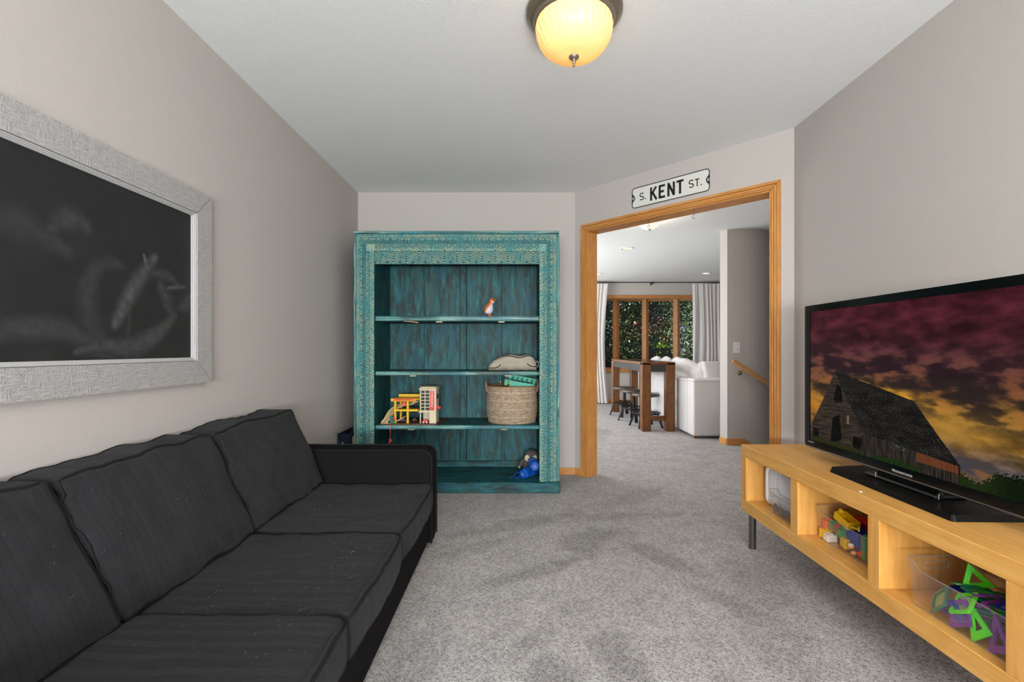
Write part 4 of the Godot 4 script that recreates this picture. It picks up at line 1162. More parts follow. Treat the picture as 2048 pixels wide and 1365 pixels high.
	st = begin(); ball(st, D(-1.328, 0.368, 3.598), Vector3(0.005, 0.006, 0.003), 10); ball(st, D(-1.328, 0.354, 3.598), Vector3(0.005, 0.006, 0.003), 10); part(nb, "stud", st, M["white plastic"])
	st = begin(); bxd(st, -1.270, -1.254, 0.0, 0.415, 3.63, 3.86, 0.003, 1); single("cardboard_panel", st, M["kraft board"], "narrow tan board standing between the navy box and the bookcase", "board")

func build_garage():
	# toy parking garage at the left of the third shelf; local x right, y up, z towards the room
	var g = thing("toy_garage", "yellow and beige toy parking garage with lift tower on the third shelf", "toy garage", D(-1.05, 0.5015, 3.66))
	var st := begin()
	var p := func(s, nm, m, lab := ""):
		var o = part(g, nm, s, M[m], lab); o.position = Vector3.ZERO
		return o
	prism(st, P2([[0.0, 0.03], [0.43, 0.03], [0.475, -0.24], [0.02, -0.24]]), 0.0, 0.010, Transform3D(Basis(Vector3(1, 0, 0), Vector3(0, 0, 1), Vector3(0, -1, 0)), Vector3(0, 0.010, 0)))
	p.call(st, "base", "toy brown")
	# lift tower
	var x0 := 0.300; var x1 := 0.425; var z1 := 0.012; var z0 := -0.12
	st = begin(); bx(st, Vector3((x0 + x1) / 2.0, 0.274, (z0 + z1) / 2.0), Vector3(0.140, 0.010, 0.148), 0.003); bx(st, Vector3((x0 + x1) / 2.0, 0.286, (z0 + z1) / 2.0), Vector3(0.128, 0.012, 0.136), 0.005)
	p.call(st, "tower_roof", "ivory plastic")
	st = begin()
	bx(st, Vector3(x1 - 0.004, 0.140, (z0 + z1) / 2.0), Vector3(0.008, 0.26, 0.13), 0.002); bx(st, Vector3((x0 + x1) / 2.0, 0.140, z0 + 0.003), Vector3(0.125, 0.26, 0.006), 0.002)
	bx(st, Vector3(x1 - 0.026, 0.140, z1 - 0.003), Vector3(0.052, 0.26, 0.006), 0.001)
	bx(st, Vector3(x0 + 0.004, 0.140, z1 - 0.005), Vector3(0.008, 0.26, 0.010), 0.001); bx(st, Vector3(x0 + 0.039, 0.190, z1 - 0.004), Vector3(0.006, 0.16, 0.007), 0.001)
	for k in 7: bx(st, Vector3(x0 + 0.038, 0.107 + 0.0265 * k, z1 - 0.004), Vector3(0.075, 0.006, 0.007), 0.001)
	bx(st, Vector3((x0 + x1) / 2.0 - 0.004, 0.098, z1), Vector3(0.136, 0.010, 0.012), 0.002)
	p.call(st, "tower", "ivory plastic")
	st = begin()
	for i in 2:
		for k in 6: bx(st, Vector3(x0 + 0.022 + 0.034 * i, 0.1202 + 0.0265 * k, z1 - 0.009), Vector3(0.028, 0.020, 0.002), 0.0)
	p.call(st, "window", "toy dark window")
	st = begin(); bx(st, Vector3(x1 - 0.030, 0.186, z1 + 0.001), Vector3(0.034, 0.152, 0.002), 0.0); var sg = p.call(st, "tower_sign", "toy red", "red sign strip")
	lettering(sg, "lettering", "PARKING", 0.019, Transform3D(Basis(Vector3.BACK, PI / 2.0), Vector3(x1 - 0.030, 0.196, z1 + 0.0022)), M["toy white"], 1.15, 0.0008)
	st = begin(); bx(st, Vector3(x1 - 0.042, 0.125, z1 + 0.0025), Vector3(0.016, 0.016, 0.002), 0.0); p.call(st, "emblem", "toy coral")
	st = begin(); lathe(st, P2([[0, 0], [0.020, 0], [0.020, 0.006], [0, 0.006]]), 20, Transform3D(Basis(Vector3.BACK, -PI / 2.0), Vector3(x1, 0.215, -0.045)), true); p.call(st, "bell", "black trim", "round black bell")
	st = begin(); tube(st, PackedVector3Array([Vector3(x1, 0.132, -0.01), Vector3(x1 + 0.022, 0.132, -0.01)]), 0.006, 10); ball(st, Vector3(x1 + 0.024, 0.128, -0.01), Vector3(0.010, 0.014, 0.014), 12); bx(st, Vector3(x1 + 0.008, 0.138, -0.01), Vector3(0.008, 0.034, 0.010), 0.003); p.call(st, "crank", "toy coral")
	# parking decks
	st = begin()
	prism(st, P2([[0.075, 0.012], [0.265, 0.012], [0.30, -0.02], [0.30, -0.14], [0.12, -0.14], [0.08, -0.10]]), 0.0, 0.010, Transform3D(Basis(Vector3(1, 0, 0), Vector3(0, 0, 1), Vector3(0, -1, 0)), Vector3(0, 0.200, 0)))
	bx(st, Vector3(0.172, 0.190, 0.010), Vector3(0.192, 0.024, 0.008), 0.002); bx(st, Vector3(0.20, 0.212, -0.135), Vector3(0.20, 0.022, 0.008), 0.002)
	p.call(st, "upper_deck", "toy yellow")
	st = begin(); bx(st, Vector3(0.178, 0.193, 0.0155), Vector3(0.168, 0.017, 0.002), 0.0); var ds = p.call(st, "deck_sign", "toy orange", "orange sign strip")
	lettering(ds, "lettering", "SERVICE CENTER", 0.0095, Transform3D(Basis.IDENTITY, Vector3(0.178, 0.193, 0.0168)), M["toy brown"], 1.25, 0.0008)
	st = begin()
	prism(st, P2([[0.10, 0.010], [0.285, 0.010], [0.300, -0.02], [0.300, -0.13], [0.10, -0.13]]), 0.0, 0.008, Transform3D(Basis(Vector3(1, 0, 0), Vector3(0, 0, 1), Vector3(0, -1, 0)), Vector3(0, 0.112, 0)))
	bx(st, Vector3(0.190, 0.110, 0.009), Vector3(0.188, 0.016, 0.007), 0.002); p.call(st, "lower_deck", "toy yellow")
	for q in [[0.108, 0.004], [0.205, 0.004], [0.120, -0.125], [0.175, -0.125]]:
		st = begin(); bx(st, Vector3(q[0], 0.097, q[1]), Vector3(0.017, 0.180, 0.014), 0.003); bx(st, Vector3(q[0], 0.016, q[1]), Vector3(0.021, 0.014, 0.018), 0.003); p.call(st, "column", "toy yellow")
	# ramp: sweeps from the front left up behind the decks to the tower
	st = begin()
	var rp := curve_pts(PackedVector3Array([Vector3(0.022, 0.012, 0.012), Vector3(0.045, 0.040, -0.012), Vector3(0.072, 0.095, -0.05), Vector3(0.115, 0.128, -0.095), Vector3(0.19, 0.138, -0.165), Vector3(0.26, 0.158, -0.165), Vector3(0.30, 0.168, -0.12)]), 8)
	for k in rp.size() - 1:
		var a := rp[k]; var b := rp[k + 1]
		var dir := (b - a).normalized()
		var side := dir.cross(Vector3.UP).normalized()
		var up := side.cross(dir)
		var xf := Transform3D(Basis(dir, up, side), (a + b) / 2.0)
		var l := a.distance_to(b) + 0.003
		bx(st, Vector3.ZERO, Vector3(l, 0.004, 0.058), 0.0, 0, xf)
		bx(st, Vector3(0, 0.005, 0.029), Vector3(l, 0.014, 0.004), 0.0, 0, xf); bx(st, Vector3(0, 0.005, -0.029), Vector3(l, 0.014, 0.004), 0.0, 0, xf)
	p.call(st, "ramp", "toy beige")
	st = begin(); bx(st, Vector3(0.033, 0.013, 0.018), Vector3(0.068, 0.006, 0.022), 0.002); p.call(st, "ramp_foot", "toy beige")
	st = begin(); prism(st, P2([[0.10, 0.012], [0.18, 0.055], [0.18, 0.062], [0.10, 0.020]]), -0.06, -0.02, ID); p.call(st, "inner_ramp", "toy beige")
	st = begin(); lathe(st, P2([[0, 0], [0.017, 0], [0.017, 0.008], [0, 0.008]]), 20, Transform3D(Basis(Vector3.RIGHT, PI / 2.0), Vector3(0.176, 0.157, -0.004)), true); bx(st, Vector3(0.176, 0.176, -0.002), Vector3(0.006, 0.02, 0.004), 0.001); p.call(st, "hanging_sign", "toy coral")
	# petrol pump with hose
	st = begin(); bx(st, Vector3(0.083, 0.040, 0.020), Vector3(0.024, 0.060, 0.020), 0.004); p.call(st, "petrol_pump", "toy teal")
	st = begin(); ball(st, Vector3(0.102, 0.048, 0.022), Vector3(0.009, 0.018, 0.008), 12); p.call(st, "pump_figure", "toy red")
	st = begin(); bx(st, Vector3(0.100, 0.020, 0.020), Vector3(0.026, 0.018, 0.014), 0.003); p.call(st, "pump_foot", "toy green")
	st = begin(); tube(st, curve_pts(PackedVector3Array([Vector3(0.083, 0.024, 0.031), Vector3(0.083, 0.004, 0.052), Vector3(0.084, -0.030, 0.062), Vector3(0.085, -0.070, 0.062), Vector3(0.081, -0.105, 0.062)]), 6), 0.0024, 8); p.call(st, "hose", "toy coral")
	st = begin(); prism(st, P2([[0.076, -0.100], [0.088, -0.101], [0.098, -0.112], [0.092, -0.124], [0.074, -0.138], [0.072, -0.134], [0.080, -0.122]]), 0.056, 0.068, ID); p.call(st, "nozzle", "toy coral")
	# cars and blocks parked inside
	var n := 0
	for c in [[0.338, 0.0105, -0.012, "toy coral", "red toy car parked at the foot of the lift tower"], [0.150, 0.0105, -0.075, "toy purple", "purple toy car parked under the garage decks"], [0.240, 0.0105, -0.085, "toy brown", "brown toy car in the shade under the garage decks"], [0.352, 0.105, -0.06, "toy red", "dark red toy car behind the lift tower windows"]]:
		var car = thing("toy_car", c[4], "toy car", D(-1.05, 0.5015, 3.66) + Vector3(c[0], c[1], c[2]))
		st = begin()
		var s := 1.0 if n in [0, 3] else 0.9
		var prof := P2([[-0.022 * s, 0.005], [-0.022 * s, 0.014], [-0.014 * s, 0.017], [-0.008 * s, 0.026], [0.008 * s, 0.026], [0.014 * s, 0.017], [0.022 * s, 0.014], [0.022 * s, 0.005]])
		prism(st, prof, -0.013, 0.013, ID); part(car, "body", st, M[c[3]]).position = Vector3.ZERO
		for w in [[-0.013, 0.0135], [0.013, 0.0135], [-0.013, -0.0135], [0.013, -0.0135]]:
			st = begin(); tube(st, PackedVector3Array([Vector3(w[0] * s, 0.006, w[1] - 0.002), Vector3(w[0] * s, 0.006, w[1] + 0.002)]), 0.006, 10); part(car, "wheel", st, M["black trim"] if n else M["toy white"]).position = Vector3.ZERO
		n += 1

# ---------------------------------------------------------------- the sofa
func puff(st: SurfaceTool, xf: Transform3D, size: Vector3, r: float, crown: Vector3, n: int, warp: Callable) -> Callable:   # a stuffed cushion; returns its surface function
	var h := size / 2.0
	var f := func(q: Vector3) -> Vector3:
		var p := Vector3(q.x * h.x, q.y * h.y, q.z * h.z)
		var inner := Vector3(clampf(p.x, -h.x + r, h.x - r), clampf(p.y, -h.y + r, h.y - r), clampf(p.z, -h.z + r, h.z - r))
		var e := p - inner
		if e.length() > 1e-7: p = inner + e.normalized() * r
		var a := 1.0 - q.x * q.x; var b := 1.0 - q.y * q.y; var c := 1.0 - q.z * q.z
		p += Vector3(q.x * crown.x * pow(b, 0.6) * pow(c, 0.6), q.y * crown.y * pow(a, 0.6) * pow(c, 0.6), q.z * crown.z * pow(a, 0.55) * pow(b, 0.55))
		return xf * warp.call(p, q)
	var sp := func(t: float) -> float:
		var s := t * 2.0 - 1.0
		return 1.5 * s - 0.5 * s * s * s
	for k in 3:
		var i := (k + 1) % 3
		var j := (k + 2) % 3
		for sg in [-1.0, 1.0]:
			var nn := Vector3.ZERO
			nn[k] = sg
			var ni := n if size[i] > 0.3 else n / 3
			var nj := n if size[j] > 0.3 else n / 3
			var face := func(u, v):
				var q := Vector3.ZERO
				q[k] = sg; q[i] = sp.call(u); q[j] = sp.call(v)
				return f.call(q)
			sheet(st, ni, nj, face, Vector2(size[i], size[j]), null, xf.basis * nn, k != 0)
	return f

func welt(f: Callable, k: int, sg: float, i: int, j: int, r: float, m: float, grow := 1.012) -> SurfaceTool:   # piping round the edge of one face
	var pts := PackedVector3Array()
	var step := 26
	for side in 4:
		for s in step:
			var t := -1.0 + 2.0 * s / step
			var q := Vector3.ZERO
			q[k] = sg * m
			match side:
				0: q[i] = t; q[j] = -1.0
				1: q[i] = 1.0; q[j] = t
				2: q[i] = -t; q[j] = 1.0
				3: q[i] = -1.0; q[j] = -t
			pts.append(f.call(q))
	var c := Vector3.ZERO
	for p in pts: c += p / pts.size()
	for n in pts.size(): pts[n] = c + (pts[n] - c) * grow
	var st := begin()
	tube(st, pts, r, 7, true)
	return st

func build_sofa():
	var cloth: Material = M["black herringbone"]
	var dk: Material = M["black arm cloth"]
	var o = thing("sofa", "long charcoal black three seat sofa with herringbone stripes along the left wall", "sofa", D(-0.92, 0, 1.58))
	var nz := FastNoiseLite.new(); nz.seed = 8; nz.frequency = 3.5; nz.fractal_octaves = 3
	var st := begin(); bxd(st, -1.30, -0.478, 0.035, 0.225, 0.47, 2.60, 0.015, 2); part(o, "base", st, dk)
	st = begin(); bxd(st, -1.362, -1.262, 0.035, 0.60, 0.47, 2.60, 0.03, 2); part(o, "back", st, dk)
	for d in [0.56, 2.62]:
		for x in [-1.30, -0.55]:
			st = begin(); bxd(st, x - 0.025, x + 0.025, 0.0, 0.036, d - 0.025, d + 0.025, 0.004); part(o, "foot", st, M["stained wood"])
	for s in [[2.56, 2.725], [0.33, 0.495]]:
		st = begin()
		var prof := PackedVector2Array([Vector2(-0.45, -0.2525), Vector2(0.45, -0.2525)])
		for q in rrect(0.90, 0.505, 0.055, 6):
			if q.y > 0.0: prof.append(q)
		var xf := Transform3D(Basis(Vector3(1, 0, 0), Vector3(0, 1, 0), Vector3(0, 0, 1)), Vector3(-0.913, 0.2825, 0))
		prism(st, prof, -(s[0] + s[1]) / 2.0, -s[0] + 0.0, xf, 0, 0.006)
		prism(st, prof, -(s[0] + s[1]) / 2.0, -s[1] - 0.0, xf, 0, 0.006)
		var ar = part(o, "arm", st, dk)
		st = begin()
		for dd in [s[0] + 0.004, s[1] - 0.004]:
			var pts := PackedVector3Array()
			for k in prof.size() - 1:
				var q := prof[k + 1]
				pts.append(Vector3(-0.913 + q.x * 0.999, 0.2825 + q.y * 0.998, -dd))
			pts.append(Vector3(-0.913 + prof[0].x * 0.999, 0.2825 + prof[0].y, -dd))
			tube(st, pts, 0.0045, 7)
		part(ar, "piping", st, M["black piping"])
	# seat cushions, far to near
	var n := 0
	for s in [[1.885, 2.552, 0.0], [1.295, 1.878, -0.004], [0.51, 1.288, 0.006]]:
		st = begin()
		var sd := n * 7.3
		var f := puff(st, Transform3D(Basis.IDENTITY, D(-0.862, 0.290, (s[0] + s[1]) / 2.0)), Vector3(0.80, 0.138, s[1] - s[0]), 0.022, Vector3(0.030, 0.012, 0.003), 48, func(p: Vector3, q: Vector3):
			var sag: float = s[2] + 0.010 * nz.get_noise_2d(p.x * 1.2 + sd, p.z * 1.2) - 0.006 * (1.0 - q.x * q.x) * (1.0 - q.z * q.z) * maxf(q.y, 0.0)
			return p + Vector3(0.006 * nz.get_noise_2d(p.z * 2.0 + sd, 3.0) * maxf(q.x, 0.0), sag, 0.004 * nz.get_noise_2d(p.x * 2.0, sd)))
		var c = part(o, "seat_cushion", st, cloth)
		part(c, "piping", welt(f, 1, 1.0, 0, 2, 0.0045, 0.86, 1.003), M["black piping"])
		part(c, "piping", welt(f, 1, -1.0, 0, 2, 0.0045, 0.86, 1.003), M["black piping"])
		n += 1
	# back cushions, leaning on the back: local x along the sofa towards the far end, y up the cushion, z out of its face
	n = 0
	for s in [[1.87, 2.530, 0.772, 0.06], [1.235, 1.862, 0.765, 0.0], [0.52, 1.222, 0.765, -0.04]]:
		st = begin()
		var lean := 0.42 + 0.03 * n
		var up := Vector3(-sin(lean), cos(lean), 0)
		var out := Vector3(cos(lean), sin(lean), 0)
		var b := Basis(Vector3(0, 0, -1), up, up.cross(out) if false else out)
		b = Basis(Vector3(0, 0, 1), up, out) if Vector3(0, 0, 1).cross(up).dot(out) > 0.0 else Basis(Vector3(0, 0, -1), up, out)
		b.z = Vector3(1, 0, 0)   # a slumped cushion: its face leans, its top stays level
		var flipx := b.x.z > 0.0   # whether local x points to the near end
		var front_mid := Vector3(-1.112, 0.565, -(s[0] + s[1]) / 2.0)
		var sd := n * 11.7
		var f := puff(st, Transform3D(b, front_mid - Vector3(0.078, 0, 0) + Vector3(0, s[2] - 0.772, 0)), Vector3(s[1] - s[0], 0.425, 0.150), 0.016, Vector3(0.006, 0.004, 0.026), 64, func(p: Vector3, q: Vector3):
			var near := q.x if flipx else -q.x   # 1 at the end towards the camera
			var w := 0.010 * nz.get_noise_2d(p.x * 1.3 + sd, p.y * 1.3)
			var pinch := 0.0
			for y in [-0.62, -0.18, 0.30, 0.70]:
				var dist: float = absf(q.y - y - 0.10 * (near - 1.0) * (0.5 + y))
				pinch += maxf(0.0, near - 0.35) * exp(-pow(dist / 0.05, 2.0)) * 0.009
			var front := clampf(q.z, 0.0, 1.0)
			var edge := near * near * near if near > 0.0 else 0.0
			return p + Vector3((1.0 if flipx else -1.0) * edge * 0.020 * nz.get_noise_2d(p.y * 3.0 + sd, 1.0), 0.012 * nz.get_noise_2d(p.x * 1.5, sd) - 0.010 * edge * maxf(q.y, 0.0), (w - pinch) * front))
		var c = part(o, "back_cushion", st, cloth)
		part(c, "piping", welt(f, 2, 1.0, 0, 1, 0.0045, 0.93, 1.003), M["black piping"])
		part(c, "piping", welt(f, 2, -1.0, 0, 1, 0.0045, 0.93, 1.003), M["black piping"])
		n += 1
	# pale lint on the seats
	st = begin()
	tube(st, curve_pts(PackedVector3Array([Vector3(-0.5, 0, 0), Vector3(-0.2, 0.0, 0.14), Vector3(0.15, 0, -0.05), Vector3(0.5, 0, 0.10)]), 3), 0.045, 3)
	var fibre := fin(st)
	var mm := MultiMesh.new(); mm.transform_format = MultiMesh.TRANSFORM_3D; mm.mesh = fibre; mm.instance_count = 330
	for k in 330:
		var at: Vector3
		var b := Basis(Vector3.UP, rng.randf() * TAU)
		if k < 270:
			var front := rng.randf() < 0.4
			var dd := rng.randf_range(0.75, 2.5)
			at = D(rng.randf_range(-0.95, -0.53) if not front else rng.randf_range(-0.62, -0.49), 0.3735 if not front else 0.371, dd)
		else:
			var y := rng.randf_range(-0.15, 0.15)
			at = D(-1.112, 0.565, rng.randf_range(0.7, 2.4)) + Vector3(-sin(0.43), cos(0.43), 0) * y + Vector3(cos(0.43), sin(0.43), 0) * 0.022
			b = Basis(Vector3(0, 0, -1), -1.14) * b
		mm.set_instance_transform(k, Transform3D(b * Basis.from_scale(Vector3.ONE * rng.randf_range(0.003, 0.011)), at - o.position))
	var l := MultiMeshInstance3D.new(); l.name = "lint"; l.multimesh = mm; l.material_override = M["lint"]; l.set_meta("kind", "stuff")
	o.add_child(l)

func build_chalkboard():
	var o = thing("chalkboard", "wide black chalkboard with smeared chalk in a textured silver frame above the sofa", "chalkboard", D(WALL_L, 0.938, 1.52))
	# plane of the wall: local x along d backwards, so that x grows towards the near end
	var xf := Transform3D(Basis(Vector3(0, 0, 1), Vector3.UP, Vector3(-1, 0, 0)), Vector3(WALL_L, 0, 0))
	var a0 := -2.092; var a1 := -0.88; var y0 := 0.938; var y1 := 1.757; var w := 0.098
	var fr := [[[a0, y0], [a1, y0], [a1 - w, y0 + w], [a0 + w, y0 + w], 0], [[a0, y1], [a1, y1], [a1 - w, y1 - w], [a0 + w, y1 - w], 0], [[a0, y0], [a0, y1], [a0 + w, y1 - w], [a0 + w, y0 + w], 1], [[a1, y0], [a1, y1], [a1 - w, y1 - w], [a1 - w, y0 + w], 1]]
	for r in fr:
		var st := begin(); prism(st, P2([r[0], r[1], r[2], r[3]]), -0.001, -0.026, xf, r[4], 0.002); part(o, "frame_rail", st, M["silver leaf"])
	var i0 := a0 + w; var i1 := a1 - w; var j0 := y0 + w; var j1 := y1 - w
	for k in 3:
		var e := 0.0045 * k
		var f := 0.0045 * (k + 1)
		var st := begin()
		ring_prism(st, P2([[i0 + e, j0 + e], [i1 - e, j0 + e], [i1 - e, j1 - e], [i0 + e, j1 - e]]), P2([[i0 + f, j0 + f], [i1 - f, j0 + f], [i1 - f, j1 - f], [i0 + f, j1 - f]]), -0.002, -0.022 + 0.004 * k, xf)
		part(o, "inner_lip", st, M["silver lip"])
	var st := begin()
	var b0 := i0 + 0.010; var b1 := i1 - 0.010
	bx(st, xf * Vector3((b0 + b1) / 2.0, (y0 + y1) / 2.0, -0.004), Vector3(0.006, j1 - j0 - 0.02, b1 - b0), 0.0)
	st.set_smooth_group(-1)
	var xb := WALL_L + 0.0075
	quad(st, Vector3(xb, j0 + 0.01, b1), Vector3(xb, j0 + 0.01, b0), Vector3(xb, j1 - 0.01, b0), Vector3(xb, j1 - 0.01, b1), Vector3(1, 0, 0), Vector2(0, 1), Vector2(1, 1), Vector2(1, 0), Vector2(0, 0))
	part(o, "board", st, M["chalkboard"])

# ---------------------------------------------------------------- bench, bins and television on the right
const BX := 1.235
const BSHELF := 0.2655

func build_console():
	var o = thing("tv_bench", "long low maple television bench with open bays on steel legs", "tv bench", D(1.445, 0, 1.64))
	var m: Material = M["maple"]; var e: Material = M["maple edge"]
	var st := begin(); bxd(st, BX, 1.655, 0.500, 0.560, 0.67, 2.605, 0.002, 2); part(o, "top_board", st, m)
	st = begin(); bxd(st, BX, 1.655, 0.202, BSHELF, 0.67, 2.605, 0.002, 2); part(o, "bottom_board", st, m)
	for d in [[2.548, 2.605], [2.080, 2.134], [1.611, 1.665], [1.141, 1.195], [0.67, 0.727]]:
		st = begin(); bxd(st, BX, 1.640, BSHELF, 0.500, d[0], d[1], 0.0015, 1); part(o, "end_panel" if d[0] in [2.548, 0.67] else "divider", st, e)
	st = begin(); bxd(st, 1.640, 1.655, BSHELF, 0.500, 0.67, 2.605, 0.0, 2); part(o, "back_panel", st, e)
	for p in [[1.283, 2.575], [1.61, 2.575], [1.283, 0.70], [1.61, 0.70], [1.283, 1.64], [1.61, 1.64]]:
		if p[1] == 1.64 and p[0] < 1.5: continue
		st = begin(); tube(st, PackedVector3Array([D(p[0], 0.004, p[1]), D(p[0], 0.203, p[1])]), 0.0185, 20); lathe(st, P2([[0, 0], [0.021, 0], [0.021, 0.005], [0, 0.005]]), 20, Transform3D(Basis.IDENTITY, D(p[0], 0, p[1])), true)
		part(o, "leg", st, M["steel"], "brushed steel leg")
	st = begin(); lathe(st, P2([[0, 0], [0.006, 0], [0.005, 0.002], [0, 0.0022]]), 12, Transform3D(Basis.IDENTITY, D(1.262, 0.5601, 1.735))); part(o, "screw_cover", st, M["white plastic"])

func make_bin(called, label, x0, x1, d0, d1, hl, hh):   # clear tote: one raised end with a hand slot (far), a lower front; d0 near, d1 far
	var o = thing(called, label, "storage bin", D((x0 + x1) / 2.0, BSHELF + 0.001, (d0 + d1) / 2.0), "clear plastic bins in the television bench")
	var y0 := BSHELF + 0.001
	var ins := 0.012
	var m: Material = M["clear plastic"]
	var prof := func(t): return y0 + hl + (hh - hl) * (1.0 - smoothstep(0.0, 0.16, t))   # t: 0 at the far end
	for s in [[x0, 1.0], [x1, -1.0]]:
		var st := begin()
		sheet(st, 24, 4, func(u, v): var top: float = prof.call(u); return D(s[0] + s[1] * ins * (1.0 - v), lerpf(y0, top, v), lerpf(d1 - ins * (1.0 - v), d0 + ins * (1.0 - v), u)))
		part(o, "side_wall", st, m)
	for s in [[d0, 1.0, hl], [d1, -1.0, hh]]:
		var st := begin()
		sheet(st, 8, 4, func(u, v): return D(lerpf(x0 + ins * (1.0 - v), x1 - ins * (1.0 - v), u), lerpf(y0, y0 + s[2], v), s[0] + s[1] * ins * (1.0 - v)))
		part(o, "end_wall", st, m)
		st = begin()
		var slot := PackedVector3Array()
		for q in rrect(minf(0.08, (x1 - x0) * 0.5), 0.022, 0.010, 4): slot.append(D((x0 + x1) / 2.0 + q.x, y0 + s[2] - 0.032 + q.y, s[0] - s[1] * 0.001))
		tube(st, slot, 0.0014, 6, true); part(o, "hand_slot", st, M["clear rim"])
	var st := begin(); sheet(st, 4, 4, func(u, v): return D(lerpf(x0 + ins, x1 - ins, u), y0 + 0.0005, lerpf(d0 + ins, d1 - ins, v)))
	part(o, "floor", st, m)
	st = begin()
	var rim := PackedVector3Array()
	for k in 20: rim.append(D(x0, prof.call(k / 19.0), lerpf(d1 - 0.006, d0 + 0.006, k / 19.0)))
	for k in 20: rim.append(D(x1, prof.call(1.0 - k / 19.0), lerpf(d0 + 0.006, d1 - 0.006, k / 19.0)))
	tube(st, rim, 0.0017, 6, true)
	for x in [x0 + ins, x1 - ins]: tube(st, PackedVector3Array([D(x, y0 + 0.0015, d0 + ins), D(x, y0 + 0.0015, d1 - ins)]), 0.0014, 5)
	part(o, "rim", st, M["clear rim"])
	return o

func tile(called, label, shape: int, mat: String, at: Vector3, b: Basis, group := ""):
	var o = thing(called, label, "magnetic tile", Vector3.ZERO, group)
	var outer: PackedVector2Array
	if shape == 0: outer = rrect(0.072, 0.072, 0.005, 2)
	elif shape == 1: outer = P2([[-0.039, -0.026], [0.039, -0.026], [0.0, 0.044]])
	else: outer = P2([[-0.037, -0.036], [0.037, -0.036], [0.0, 0.066]])
	var inner := PackedVector2Array()
	var k := 0.74 if shape == 0 else 0.44
	var c := Vector2.ZERO
	for p in outer: c += p / outer.size()
	for p in outer: inner.append(c + (p - c) * k)
	var st := begin(); ring_prism(st, outer, inner, -0.003, 0.003)
	part(o, "frame", st, M[mat])
	if shape == 0:
		st = begin(); st.set_smooth_group(-1)
		var q := rrect(0.054, 0.054, 0.002, 1)
		prism(st, P2([[-0.027, -0.027], [0.027, -0.027], [0.027, 0.027], [-0.027, 0.027]]), -0.0008, 0.0008)
		part(o, "infill", st, M[{"tile green": "infill green", "tile teal": "infill green", "tile purple": "infill violet", "tile blue": "infill blue", "tile lime": "infill green"}[mat]])
	place(o, at, b)
	return o

